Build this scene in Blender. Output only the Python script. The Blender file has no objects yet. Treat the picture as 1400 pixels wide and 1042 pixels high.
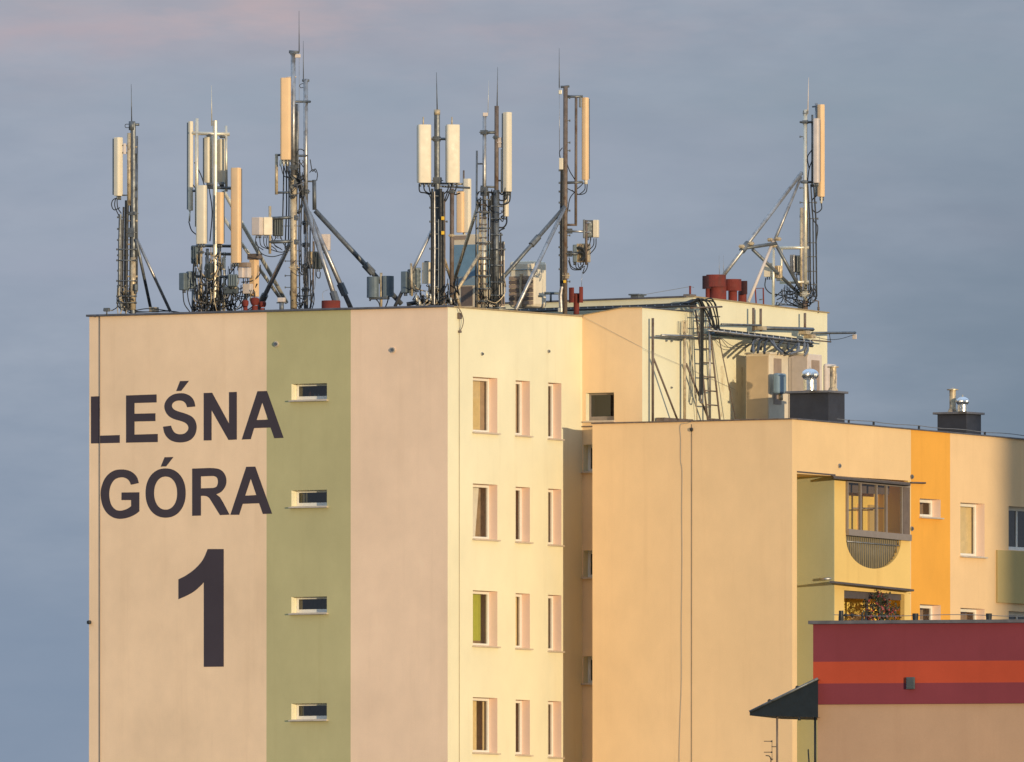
import bpy, bmesh, math, random
from mathutils import Vector as V
from mathutils.geometry import tessellate_polygon
R = math.radians
rnd = random.Random(7)
scene = bpy.context.scene
col = scene.collection

# ------------------------------------------------------------------ camera and survey helpers
# world: X runs along the lettered gable wall, Y along the sunlit side wall, Z up; the corner of both is at (0,0)
FPX, HORIZON, DIST = 27500.0, 1650.0, 507.4
AZ = R(31)
FW = V((-math.sin(AZ), math.cos(AZ), 0)); RT = V((math.cos(AZ), math.sin(AZ), 0)); UP = V((0, 0, 1))
CAM = -DIST * FW + (88 / FPX * DIST) * RT + V((0, 0, 12))
PITCH = math.atan((HORIZON - 521) / FPX)
FP = (FW * math.cos(PITCH) + UP * math.sin(PITCH)); UPP = (UP * math.cos(PITCH) - FW * math.sin(PITCH))
def ray(x, y): return FP + RT * ((x - 700) / FPX) - UPP * ((y - 521) / FPX)
def at(x, y, d):
    r = ray(x, y); return CAM + r * ((DIST + d) / r.dot(FW))
def onX(x, y, X):
    r = ray(x, y); return CAM + r * ((X - CAM.x) / r.x)
def onY(x, y, Y):
    r = ray(x, y); return CAM + r * ((Y - CAM.y) / r.y)
def face_dir(phi):                                   # horizontal direction, degrees from 'towards the viewer' to the right
    a = R(phi); return -FW * math.cos(a) + RT * math.sin(a)
def face_tan(phi):
    a = R(phi); return RT * math.cos(a) + FW * math.sin(a)
PX = 1 / 54.2                                        # metres per photo pixel at the building

# ------------------------------------------------------------------ materials
def newmat(name):
    m = bpy.data.materials.new(name); m.use_nodes = True
    nt = m.node_tree; return m, nt, nt.nodes['Principled BSDF']
def nd(nt, t, **k):
    n = nt.nodes.new(t)
    for a, b in k.items(): setattr(n, a, b)
    return n
def noise(nt, vec, scale, detail=4, rough=.55):
    n = nd(nt, 'ShaderNodeTexNoise'); n.inputs['Scale'].default_value = scale
    n.inputs['Detail'].default_value = detail; n.inputs['Roughness'].default_value = rough
    nt.links.new(vec, n.inputs['Vector']); return n.outputs['Fac']
def mapped(nt, sc, loc=(0, 0, 0)):
    g = nd(nt, 'ShaderNodeNewGeometry'); m = nd(nt, 'ShaderNodeMapping')
    m.inputs['Scale'].default_value = sc; m.inputs['Location'].default_value = loc
    nt.links.new(g.outputs['Position'], m.inputs['Vector']); return m.outputs['Vector']
def mul(nt, a, b, op='MULTIPLY'):
    n = nd(nt, 'ShaderNodeMath', operation=op)
    for i, v in enumerate((a, b)):
        if isinstance(v, (int, float)): n.inputs[i].default_value = v
        else: nt.links.new(v, n.inputs[i])
    return n.outputs[0]
def ramp(nt, f, lo, hi, a, b):
    n = nd(nt, 'ShaderNodeMapRange'); n.inputs[1].default_value = lo; n.inputs[2].default_value = hi
    n.inputs[3].default_value = a; n.inputs[4].default_value = b; nt.links.new(f, n.inputs[0]); return n.outputs[0]
def mixc(nt, f, a, b, mode='MIX'):
    n = nd(nt, 'ShaderNodeMix', data_type='RGBA', blend_type=mode)
    for i, v in ((0, f), (6, a), (7, b)):
        if isinstance(v, (int, float)): n.inputs[i].default_value = v
        elif isinstance(v, (tuple, list)): n.inputs[i].default_value = (*v, 1)
        else: nt.links.new(v, n.inputs[i])
    return n.outputs[2]
def bump(nt, bsdf, h, strength, dist):
    b = nd(nt, 'ShaderNodeBump'); b.inputs['Strength'].default_value = strength; b.inputs['Distance'].default_value = dist
    nt.links.new(h, b.inputs['Height']); nt.links.new(b.outputs[0], bsdf.inputs['Normal'])
def plaster(name, c, vary=.10, streak=.10, stain=(.55, .45, .33), grain=.35):
    m, nt, b = newmat(name)
    big = noise(nt, mapped(nt, (.35, .35, .28)), 1, 5, .6)
    blot = noise(nt, mapped(nt, (1.6, 1.6, 1.1), (4, 2, 7)), 1, 6, .62)
    st = noise(nt, mapped(nt, (2.6, 2.6, .13), (1, 5, 0)), 1, 5, .65)
    fine = noise(nt, mapped(nt, (38, 38, 38)), 1, 3, .6)
    k = mul(nt, ramp(nt, big, .3, .7, 1 - vary, 1 + vary * .6), ramp(nt, blot, .3, .7, 1 - vary * .45, 1 + vary * .35))
    k = mul(nt, k, ramp(nt, fine, .3, .7, .975, 1.025))
    cc = nd(nt, 'ShaderNodeCombineColor')
    for i in range(3): nt.links.new(mul(nt, k, c[i]), cc.inputs[i])
    sc = tuple(c[i] * stain[i] for i in range(3))
    f = ramp(nt, st, .54, .80, 0, streak * 3.2)
    col_ = mixc(nt, f, cc.outputs[0], sc)
    nt.links.new(col_, b.inputs['Base Color']); b.inputs['Roughness'].default_value = .88
    b.inputs['Specular IOR Level'].default_value = .25
    bump(nt, b, fine, grain, .004)
    return m
def solid(name, c, rough=.5, metal=0, vary=.15, scale=6, spec=.4, dirt=None, dscale=3, dlo=.52):
    m, nt, b = newmat(name)
    n1 = noise(nt, mapped(nt, (scale,) * 3), 1, 4, .6)
    k = ramp(nt, n1, .3, .7, 1 - vary, 1 + vary)
    cc = nd(nt, 'ShaderNodeCombineColor')
    for i in range(3): nt.links.new(mul(nt, k, c[i]), cc.inputs[i])
    out = cc.outputs[0]
    if dirt:
        n2 = noise(nt, mapped(nt, (dscale, dscale, dscale * .6), (3, 1, 2)), 1, 6, .7)
        out = mixc(nt, ramp(nt, n2, dlo, dlo + .14, 0, .85), out, dirt)
    nt.links.new(out, b.inputs['Base Color'])
    n3 = noise(nt, mapped(nt, (scale * 2.3,) * 3), 1, 3)
    nt.links.new(ramp(nt, n3, .3, .7, max(.03, rough - .12), min(1, rough + .12)), b.inputs['Roughness'])
    b.inputs['Metallic'].default_value = metal; b.inputs['Specular IOR Level'].default_value = spec
    return m
M = {}
M['cream'] = plaster('cream_render', (.82, .76, .545), .06, .05)
M['beige'] = plaster('beige_render', (.95, .68, .45), .10, .05)
M['beige2'] = plaster('pale_beige_render', (.98, .70, .49), .09, .05)
M['green'] = plaster('sage_green_render', (.54, .48, .25), .09, .05)
M['peach'] = plaster('peach_render', (.90, .64, .38), .09, .05)
M['sand'] = plaster('sand_render', (.83, .57, .30), .07, .05, (.62, .5, .4))
M['sand2'] = plaster('warm_sand_render', (.94, .635, .35), .07, .05, (.62, .5, .4))
M['farwing'] = plaster('pale_peach_render', (.84, .57, .31), .07, .05)
M['reveal'] = plaster('pinkish_reveal_render', (.92, .68, .54), .04, .02)
M['amber'] = plaster('amber_render', (.82, .39, .065), .07, .05)
M['yellow'] = plaster('yellow_render', (.82, .56, .20), .06, .10)
M['olive'] = plaster('olive_render', (.56, .42, .18), .08, .05)
M['slotgreen'] = plaster('balcony_side_render', (.46, .455, .29), .08, .06)
M['wine'] = plaster('wine_render', (.205, .040, .054), .10, .05)
M['rust_orange'] = plaster('orange_render', (.44, .068, .032), .10, .05)
M['tan'] = plaster('tan_render', (.46, .295, .195), .09, .05, (.7, .6, .55))
M['paint'] = plaster('dark_letter_paint', (.062, .049, .062), .10, .04)
M['white'] = solid('white_window_frame', (.80, .76, .68), .4, 0, .04)
M['sill'] = solid('pale_metal_sill', (.62, .52, .42), .45, .2, .12)
M['room'] = solid('dim_room', (.62, .45, .30), .9, 0, .2)
M['curtain'] = solid('cream_curtain', (.72, .56, .30), .9, 0, .08)
M['green_blind'] = solid('green_blind', (.42, .45, .06), .8, 0, .05)
M['white_curtain'] = solid('white_curtain', (.78, .74, .66), .9, 0, .06)
M['brown_blind'] = solid('taupe_blind', (.42, .29, .19), .9, 0, .1)
M['bottle'] = solid('amber_jar', (.30, .09, .03), .4, 0, .1)
M['coping'] = solid('grey_metal_coping', (.16, .15, .16), .5, .5, .25, 4)
M['gold_coping'] = solid('weathered_coping', (.40, .30, .17), .6, .2, .2, 4)
M['galv'] = solid('galvanised_steel', (.44, .43, .43), .42, .75, .2, 5, .5, (.20, .17, .15), 4)
M['galv_dark'] = solid('dull_dark_steel', (.17, .18, .19), .5, .55, .25, 5, .5, (.07, .07, .07), 5)
M['bright'] = solid('bright_zinc_steel', (.72, .66, .54), .42, .5, .12, 5, .5, (.38, .32, .26), 3, .6)
M['rusty'] = solid('rusty_steel', (.20, .155, .13), .7, .3, .25, 5, .3, (.13, .07, .04), 6)
M['warm'] = solid('pale_and_sunlit_steel', (.58, .46, .30), .5, .25, .2, 6, .5, (.16, .12, .10), 9, .5)  # pale steel; also colours in sunlight on some poles and cables
M['antenna'] = solid('antenna_plastic', (.78, .68, .52), .5, 0, .05, 3)
M['antenna_tan'] = solid('tan_antenna_plastic', (.84, .56, .31), .55, 0, .05, 3)
M['antenna_back'] = solid('antenna_backplate', (.16, .19, .22), .5, .4, .1)
M['box_pink'] = solid('pale_radio_shell', (.66, .56, .50), .5, 0, .07)
M['box_grey'] = solid('grey_radio_shell', (.14, .175, .20), .5, .2, .12)
M['box_dark'] = solid('dark_radio_shell', (.075, .09, .10), .5, .2, .15)
M['box_cream'] = solid('cream_equipment_shell', (.72, .60, .44), .5, 0, .08, 4)
M['box_brown'] = solid('brown_panel', (.16, .12, .10), .6, 0, .12)
M['box_blue'] = solid('blue_panel', (.16, .27, .37), .5, 0, .10)  # even blue on the gable-side faces of two cabinets
M['slate_blue'] = solid('slate_blue_box', (.22, .30, .36), .45, .1, .08)
M['louvre'] = solid('louvre_brown', (.34, .25, .19), .6, 0, .1)
M['cable'] = solid('black_cable', (.022, .024, .028), .55, 0, .2)
M['cable_grey'] = solid('grey_cable', (.16, .16, .17), .55, 0, .2)
M['cable_pale'] = solid('pale_grey_cable', (.42, .38, .33), .6, 0, .1)
M['red'] = solid('red_oxide_paint', (.19, .038, .030), .75, 0, .15, 4, .2, (.12, .04, .035), 3)
M['dark_red'] = solid('deep_red', (.055, .022, .024), .8, 0, .2, 5, .2)  # darker red for some of the cowl hoods
M['chimney'] = solid('dark_chimney_sheet', (.048, .050, .064), .55, .2, .12, 3)
M['chimney_lit'] = M['chimney']
M['chimney_cap'] = solid('chimney_cap_sheet', (.22, .21, .22), .5, .5, .15)
M['chrome'] = solid('polished_steel', (.78, .78, .78), .28, 1, .05, 8)
M['roofing'] = solid('bitumen_roofing', (.07, .065, .065), .9, 0, .25, 2)
M['blind_grey'] = solid('grey_shutter', (.10, .085, .09), .6, 0, .1)
M['glaz'] = solid('brown_grey_frame', (.30, .25, .22), .5, .2, .08)
M['slat'] = solid('grey_green_slat', (.17, .16, .14), .55, .1, .12)
M['privacy'] = solid('pale_privacy_sheet', (.30, .24, .14), .8, 0, .1)
M['loggia'] = plaster('loggia_yellow_render', (.93, .67, .17), .06, .05)
M['awning'] = solid('dark_awning_sheet', (.10, .085, .085), .6, .1, .15)
M['leanto'] = solid('slate_dark_sheet', (.010, .016, .022), .6, .1, .2)
M['leaf'] = solid('dusky_leaf', (.045, .05, .03), .6, 0, .4, 20)
M['flower'] = solid('red_flower', (.30, .045, .06), .6, 0, .35, 20)
M['yellow_tape'] = solid('yellow_tape', (.75, .45, .03), .5, 0, .1)
M['rendered'] = plaster('neighbour_render', (.45, .38, .3))
def glass(name, tint, refl=1.0):
    m, nt, b = newmat(name); nt.nodes.remove(b)
    o = nt.nodes['Material Output']; t = nd(nt, 'ShaderNodeBsdfTransparent'); g = nd(nt, 'ShaderNodeBsdfGlossy')
    t.inputs[0].default_value = (*tint, 1); g.inputs['Roughness'].default_value = .03; g.inputs[0].default_value = (.9, .9, .9, 1)
    ge = nd(nt, 'ShaderNodeNewGeometry'); dp = nd(nt, 'ShaderNodeVectorMath', operation='DOT_PRODUCT'); x = nd(nt, 'ShaderNodeMixShader')
    nt.links.new(ge.outputs['Normal'], dp.inputs[0]); nt.links.new(ge.outputs['Incoming'], dp.inputs[1])
    fr = mul(nt, mul(nt, 1.0, mul(nt, dp.outputs['Value'], 0, 'ABSOLUTE'), 'SUBTRACT'), 5, 'POWER')
    nt.links.new(mul(nt, mul(nt, fr, .92), .05 * refl, 'ADD'), x.inputs[0]); nt.links.new(t.outputs[0], x.inputs[1]); nt.links.new(g.outputs[0], x.inputs[2])
    nt.links.new(x.outputs[0], o.inputs[0]); return m
M['glass'] = glass('window_glass', (.90, .89, .86)); M['glass_dark'] = glass('dark_window_glass', (.32, .36, .40), 1.6)

# ------------------------------------------------------------------ mesh builder
class MB:
    def __init__(s): s.v = []; s.f = []; s.m = []; s.sm = []
    def quad(s, pts, mi=0, smooth=False):
        n = len(s.v); s.v += [V(p) for p in pts]; s.f.append(list(range(n, n + len(pts)))); s.m.append(mi); s.sm.append(smooth); return s
    def hexa(s, b, t, mi=0):                          # b, t: 4 bottom and 4 top points in the same turn
        n = len(s.v); s.v += [V(p) for p in b] + [V(p) for p in t]
        for f in ((3, 2, 1, 0), (4, 5, 6, 7), (0, 1, 5, 4), (1, 2, 6, 5), (2, 3, 7, 6), (3, 0, 4, 7)):
            s.f.append([n + i for i in f]); s.m.append(mi); s.sm.append(False)
        return s
    def obox(s, c, ax, ay, az, mi=0):                 # centre and three half-axis vectors
        c = V(c); b = [c - ax - ay - az, c + ax - ay - az, c + ax + ay - az, c - ax + ay - az]
        t = [p + 2 * az for p in b]; return s.hexa(b, t, mi)
    def box(s, lo, hi, mi=0):
        lo, hi = V(lo), V(hi); c = (lo + hi) / 2; h = (hi - lo) / 2
        return s.obox(c, V((h.x, 0, 0)), V((0, h.y, 0)), V((0, 0, h.z)), mi)
    def ybox(s, c, w, dp, h, phi=0, mi=0):            # box turned to face phi
        return s.obox(c, face_tan(phi) * w / 2, -face_dir(phi) * dp / 2, UP * h / 2, mi)
    def tube(s, pts, r, n=8, mi=0, r1=None, cap=True):
        pts = [V(p) for p in pts]; k = len(pts); base = len(s.v); ref = None
        for i, p in enumerate(pts):
            d = (pts[min(i + 1, k - 1)] - pts[max(i - 1, 0)])
            if d.length < 1e-9: d = V((0, 0, 1))
            d.normalize()
            if ref is None:
                ref = V((0, 0, 1)).cross(d)
                if ref.length < 1e-3: ref = V((1, 0, 0))
            ref = (ref - d * ref.dot(d)); 
            if ref.length < 1e-6: ref = d.orthogonal()
            ref.normalize(); bi = d.cross(ref)
            rr = r if r1 is None else r + (r1 - r) * i / (k - 1)
            for j in range(n):
                a = 2 * math.pi * j / n; s.v.append(p + ref * math.cos(a) * rr + bi * math.sin(a) * rr)
        for i in range(k - 1):
            for j in range(n):
                a = base + i * n + j; b = base + i * n + (j + 1) % n
                s.f.append([a, b, b + n, a + n]); s.m.append(mi); s.sm.append(True)
        if cap:
            s.f.append([base + j for j in range(n)][::-1]); s.m.append(mi); s.sm.append(False)
            s.f.append([base + (k - 1) * n + j for j in range(n)]); s.m.append(mi); s.sm.append(False)
        return s
    def lathe(s, c, prof, n=20, mi=0, smooth=True):   # prof: (radius, height above c)
        c = V(c); base = len(s.v); k = len(prof)
        for r, h in prof:
            for j in range(n):
                a = 2 * math.pi * j / n; s.v.append(c + V((r * math.cos(a), r * math.sin(a), h)))
        for i in range(k - 1):
            for j in range(n):
                a = base + i * n + j; b = base + i * n + (j + 1) % n
                s.f.append([a, b, b + n, a + n]); s.m.append(mi); s.sm.append(smooth)
        s.f.append([base + j for j in range(n)][::-1]); s.m.append(mi); s.sm.append(False)
        s.f.append([base + (k - 1) * n + j for j in range(n)]); s.m.append(mi); s.sm.append(False)
        return s
    def poly(s, outer, holes, thick, mi=0):           # flat polygon with holes, pushed along thick (a vector)
        loops = [[V(p) for p in outer]] + [[V(p) for p in h] for h in holes]
        flat = [p for l in loops for p in l]; tri = tessellate_polygon(loops); n = len(s.v); k = len(flat)
        s.v += flat + [p + thick for p in flat]
        for t in tri:
            s.f.append([n + i for i in t]); s.m.append(mi); s.sm.append(False)
            s.f.append([n + k + i for i in t][::-1]); s.m.append(mi); s.sm.append(False)
        o = 0
        for l in loops:
            for i in range(len(l)):
                a = n + o + i; b = n + o + (i + 1) % len(l)
                s.f.append([a, b, b + k, a + k]); s.m.append(mi); s.sm.append(False)
            o += len(l)
        return s
    def build(s, name, mats, parent=None, bevel=0, org=None):
        if not isinstance(mats, (list, tuple)): mats = [mats]
        if org is None: org = worldloc(parent) if parent else V((0, 0, 0))
        me = bpy.data.meshes.new(name); me.from_pydata([p - org for p in s.v], [], s.f)
        for m in mats: me.materials.append(M[m] if isinstance(m, str) else m)
        me.polygons.foreach_set('material_index', s.m); me.polygons.foreach_set('use_smooth', s.sm)
        bm = bmesh.new(); bm.from_mesh(me); bmesh.ops.recalc_face_normals(bm, faces=bm.faces) if name not in OPEN else None
        for e in bm.edges:
            if len(e.link_faces) == 2 and e.calc_face_angle(0) > .75: e.smooth = False
        bm.to_mesh(me); bm.free(); me.update()
        o = bpy.data.objects.new(name, me); col.objects.link(o)
        if parent: o.parent = parent
        else: o.location = org
        if bevel:
            b = o.modifiers.new('bevel', 'BEVEL'); b.width = bevel; b.segments = 2; b.limit_method = 'ANGLE'
        return o
OPEN = {'wall'}
def worldloc(o):
    p = V((0, 0, 0))
    while o: p += o.location; o = o.parent
    return p
def thing(name, label, cat, loc, group=None):
    o = bpy.data.objects.new(name, None); col.objects.link(o); o.location = loc; o.empty_display_size = .3
    return tag(o, label, cat, group)
def tag(o, label, cat, group=None, kind=None):
    o['label'] = label; o['category'] = cat
    if group: o['group'] = group
    if kind: o['kind'] = kind
    return o
def tube(name, pts, r, mat, parent, r1=None, n=8): return MB().tube(pts, r, n, 0, r1).build(name, mat, parent)
def curve(pts, n=8):                                  # smooth path through points (Catmull-Rom)
    P = [V(p) for p in pts]; P = [2 * P[0] - P[1]] + P + [2 * P[-1] - P[-2]]; out = []
    for i in range(1, len(P) - 2):
        for k in range(n):
            t = k / n; a, b, c, d = P[i - 1:i + 3]
            out.append(.5 * ((2 * b) + (c - a) * t + (2 * a - 5 * b + 4 * c - d) * t * t + (3 * b - a - 3 * c + d) * t ** 3))
    out.append(P[-2]); return out
def droop(a, b, sag, n=8):
    a, b = V(a), V(b); return [a.lerp(b, i / n) - UP * sag * 4 * (i / n) * (1 - i / n) for i in range(n + 1)]

# ------------------------------------------------------------------ principal planes, read off the photograph
ZT = at(612, 420, 0).z                                # top of the main wall
XL = onY(122, 600, 0).x
YB = onX(796, 500, 0).y                               # inner end of the sunlit side wall
X3 = onY(878, 500, YB).x                              # stair-head wall
YM = onX(948, 480, X3).y
YE = onX(1131, 480, X3).y
YW = 5.0                                             # front of the lower wing
XP = onY(810, 700, YW).x; X2 = onY(1083, 700, YW).x
ZW = onY(1083, 573.5, YW).z                           # wing roof
YR = onX(1470, 700, X2).y
FLOOR = 2.703
def YX(px): return onX(px, 700, X2).y
print('planes', ZT, XL, YB, X3, YM, YE, XP, X2, ZW, YR)

B = thing('apartment_block', 'cream and beige panel apartment block lettered with its name and a large numeral one', 'building', (0, 0, 0))

class Facade:
    """a rendered wall with real window openings: plane 'X' faces +X, plane 'Y' faces -Y"""
    def __init__(s, plane, pos, a0, a1, z0, z1, z1b=None):
        s.pl, s.pos, s.a0, s.a1, s.z0, s.z1, s.z1b = plane, pos, a0, a1, z0, z1, z1 if z1b is None else z1b
        s.op = []; s.bands = []
    def P(s, a, z, dep=0):
        return V((s.pos - dep, a, z)) if s.pl == 'X' else V((a, s.pos + dep, z))
    def opening(s, a0, a1, z0, z1, dep=.28): s.op.append((a0, a1, z0, z1, dep)); return (a0, a1, z0, z1, dep)
    def build(s, mats, parent, name='wall', matfn=None, revmat=0):
        mb = MB()
        A = sorted({s.a0, s.a1, *[o[0] for o in s.op], *[o[1] for o in s.op], *[b for b in s.bands]})
        Z = sorted({s.z0, s.z1, *[o[2] for o in s.op], *[o[3] for o in s.op]})
        def top(a): return s.z1 + (s.z1b - s.z1) * (a - s.a0) / (s.a1 - s.a0)
        for i in range(len(A) - 1):
            for j in range(len(Z) - 1):
                ca, cz = (A[i] + A[i + 1]) / 2, (Z[j] + Z[j + 1]) / 2
                if any(o[0] < ca < o[1] and o[2] < cz < o[3] for o in s.op): continue
                zt0, zt1 = (top(A[i]), top(A[i + 1])) if j == len(Z) - 2 else (Z[j + 1], Z[j + 1])
                mb.quad([s.P(A[i], Z[j]), s.P(A[i + 1], Z[j]), s.P(A[i + 1], zt1), s.P(A[i], zt0)], matfn(ca, cz) if matfn else 0)
        for a0, a1, z0, z1, dp in s.op:
            if not dp: continue
            r = [(a0, z0), (a1, z0), (a1, z1), (a0, z1)]
            for k in range(4):
                p, q = r[k], r[(k + 1) % 4]
                mb.quad([s.P(*p), s.P(*q), s.P(*q, dp), s.P(*p, dp)], revmat)
        return mb.build(name, mats, parent)
    def slab(s, mb, a0, a1, z0, z1, d0, d1, mi=0):
        p, q = s.P(a0, z0, d0), s.P(a1, z1, d1)
        mb.box([min(p[i], q[i]) for i in range(3)], [max(p[i], q[i]) for i in range(3)], mi)
    def window(s, o, parent, fr=.07, mull=(), glassm='glass', room='room', extra=None, sill=True, frmat='white', tilt=0, rd=1.2, low=.0):
        a0, a1, z0, z1, dp = o
        mb = MB(); e = .002
        s.slab(mb, a0 + e, a0 + fr, z0 + e, z1 - e, dp - .06, dp)
        s.slab(mb, a1 - fr, a1 - e, z0 + e, z1 - e, dp - .06, dp)
        s.slab(mb, a0 + fr, a1 - fr, z0 + e, z0 + fr + low, dp - .058, dp)
        s.slab(mb, a0 + fr, a1 - fr, z1 - fr, z1 - e, dp - .058, dp)
        for mu in mull:
            c = a0 + (a1 - a0) * mu; s.slab(mb, c - .035, c + .035, z0 + fr, z1 - fr, dp - .055, dp)
        w = mb.build('window', frmat, parent, .006)
        pm = MB(); g0, g1, h0, h1 = a0 + fr, a1 - fr, z0 + fr + low, z1 - fr
        pm.quad([s.P(g0, h0, dp - .03), s.P(g1, h0, dp - .03), s.P(g1, h1, dp - .03 - 0), s.P(g0, h1, dp - .03)])
        pm.build('pane', glassm, w)
        if tilt:
            tm = MB()
            for (b0, b1, c0, c1) in ((g0, g0 + .05, h0, h1), (g1 - .05, g1, h0, h1), (g0, g1, h0, h0 + .05), (g0, g1, h1 - .05, h1)):
                def T(a, z, t): return s.P(a, z, dp + .06 + t + tilt * (z - h0) / (h1 - h0))
                tm.hexa([T(b0, c0, 0), T(b1, c0, 0), T(b1, c0, .04), T(b0, c0, .04)], [T(b0, c1, 0), T(b1, c1, 0), T(b1, c1, .04), T(b0, c1, .04)])
            tm.build('tilted_sash', frmat, w)
        rm = MB(); x0, x1, y0, y1 = a0 - .01, a1 + .05, z0 - .2, z1 + .05
        f = [(x0, y0), (x1, y0), (x1, y1), (x0, y1)]; D0, D1 = dp + .005, dp + rd
        rm.quad([s.P(*p, D1) for p in f])
        for k in range(4):
            p, q = f[k], f[(k + 1) % 4]; rm.quad([s.P(*p, D0), s.P(*q, D0), s.P(*q, D1), s.P(*p, D1)])
        for p, q in (((x0, y0), (a0, z0)), ): pass
        rm.build('room', room, w)
        if sill:
            sm = MB(); s.slab(sm, a0 - .04, a1 + .04, z0 - .035, z0 - .001, -.085, .0 - .001)
            s.slab(sm, a0 + .003, a1 - .003, z0 + .001, z0 + .014, -.001, dp - .065)
            sm.build('sill', 'sill', w)
        if extra: extra(s, o, w)
        return w
def drape(mat, f0, f1, g0=None, g1=None, back=.08, waves=6, zlo=0.0, zhi=1.0):
    """a curtain hanging behind the pane, from fraction f0 to f1 (g0..g1 at the bottom)"""
    g0 = f0 if g0 is None else g0; g1 = f1 if g1 is None else g1
    def fn(s, o, w):
        a0, a1, z0, z1, dp = o; mb = MB(); n = waves * 4; W = a1 - a0; H = z1 - z0
        for i in range(n):
            def pt(k, t):
                u = k / n; f = (f0 + (f1 - f0) * u) * (1 - t) + (g0 + (g1 - g0) * u) * t
                return s.P(a0 + W * f, z1 - .02 - H * ((1 - zhi) + t * (zhi - zlo)), dp + back + .025 * math.sin(k * math.pi / 2))
            mb.quad([pt(i, 1), pt(i + 1, 1), pt(i + 1, 0), pt(i, 0)], 0, True)
        mb.build('curtain', mat, w)
    return fn
def both(*fs):
    def fn(s, o, w):
        for f in fs: f(s, o, w)
    return fn

# ---- lettered gable wall
GA = Facade('Y', 0, XL, 0, 0, ZT)
gx0, gx1 = onY(364.5, 600, 0).x, onY(479.5, 600, 0).x
GA.bands = [gx0, gx1]
wl, wr = onY(398.5, 540, 0).x, onY(447, 540, 0).x
zs = onY(420, 547, 0).z; zt_ = onY(420, 524.5, 0).z
gwin = []
for k in range(11):
    a = GA.opening(wl, wr, zs - k * FLOOR, zt_ - k * FLOOR, .30)
    if k < 5: gwin.append(a)
GA.build(['beige', 'green', 'beige2', 'cream'], B, matfn=lambda a, z: 1 if gx0 < a < gx1 else (2 if a > gx1 else 0), revmat=3)
def jars(s, o, w):
    a0, a1, z0, z1, dp = o; W = a1 - a0
    for f, r, h, m in ((.30, .055, .19, 'bottle'), (.42, .03, .12, 'white_curtain'), (.52, .035, .10, 'white_curtain'), (.72, .03, .13, 'slate_blue'), (.86, .04, .12, 'white_curtain')):
        MB().lathe(s.P(a0 + W * f, z0 + .06, dp + .12), [(r, 0), (r, h * .7), (r * .5, h * .85), (r * .5, h)], 10).build('jar', m, w)
for k, o in enumerate(gwin):
    GA.window(o, B, .055, glassm='glass_dark', low=.05, extra=jars if k == 0 else drape('curtain', .05, .28 - .05 * k, waves=2) if k != 2 else None)
# ---- sunlit side wall
GR = Facade('X', 0, 0, YB, 0, ZT)
def yx0(px): return onX(px, 500, 0).y
cols = [(646.5, 680, 515, 590.5), (705, 724.5, 520, 595), (749.5, 767.5, 523, 599.5)]
sw = []
for ci, (p0, p1, t, b) in enumerate(cols):
    y0, y1 = yx0(p0), yx0(p1); z0 = onX(p0, b, 0).z; z1 = onX(p0, t, 0).z
    for k in range(11):
        o = GR.opening(y0, y1, z0 - k * FLOOR, z1 - k * FLOOR, .30)
        if k < 5: sw.append((ci, k, o))
GR.build(['cream', 'reveal'], B, revmat=1)
for ci, k, o in sw:
    ex = None; tl = 0
    if ci == 0: ex = [both(drape('curtain', .3, .80, waves=7), drape('brown_blind', .8, 1.0, waves=2)), drape('white_curtain', .4, .76, .4, .58, waves=4), drape('green_blind', .3, .84, waves=1, zlo=.12),
                      both(drape('curtain', .4, .66, waves=3), drape('curtain', .92, 1.0, waves=2)), drape('curtain', .4, .9)][k]
    elif ci == 1: ex = drape('curtain', .4, 1, waves=4) if k == 2 else drape('brown_blind', .4, 1.0, waves=3) if k == 0 else None
    else:
        tl = .16 if k == 2 else 0; ex = drape('brown_blind', .4, 1.0, waves=2) if k in (1, 3) else None
    GR.window(o, B, .075, extra=ex, tilt=tl)
# ---- inner return wall with the stair head
GB = Facade('Y', YB, 0, X3, 0, onY(796, 431.5, YB).z)
ws = []
for k in range(10):
    z1, z0 = onY(800, 608, YB).z - k * FLOOR, onY(800, 645, YB).z - k * FLOOR
    o = GB.opening(onY(797.5, 620, YB).x, onY(797.5, 620, YB).x + 1.0, z0, z1, .28)
    if k < 4: ws.append((o, k))
top_o = GB.opening(onY(801, 560, YB).x, onY(839.5, 560, YB).x, onY(801, 576, YB).z, onY(801, 537.5, YB).z, .22)
GB.z1 = onY(796, 431.5, YB).z
GB.build(['peach', 'cream'], B, revmat=1)
for o, k in ws: GB.window(o, B, .08, glassm='glass_dark', tilt=.15 if k == 2 else 0)
GB.window(top_o, B, .05, glassm='glass_dark', room='blind_grey', frmat='glaz', rd=.25, low=.07)
# raised gable edge of the stair head
g = MB(); T0 = [onY(796, 431.3, YB), onY(851, 421.3, YB), onY(877, 421, YB)]
zb = onY(796, 431.5, YB).z
g.poly([V((0.003, YB + .002, zb)), V((X3 - .004, YB + .002, zb)), V((X3 - .004, YB + .002, T0[2].z)), V((T0[1].x, YB + .002, T0[1].z))], [], V((0, .25, 0)))
g.build('gable_edge', 'peach', B)
# ---- stair head / lift house walls facing the sun
zB0 = onX(878, 421, X3).z; zB1 = onX(948, 427.5, X3).z
GS = Facade('X', X3, YB, YM, 0, zB0, zB1); GS.build(['cream'], B)
zM = onX(948, 406.5, X3).z; zE = onX(1131, 428.5, X3).z
GT = Facade('X', X3, YM, YE, 0, zM, zE); GT.build(['cream'], B)
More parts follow.
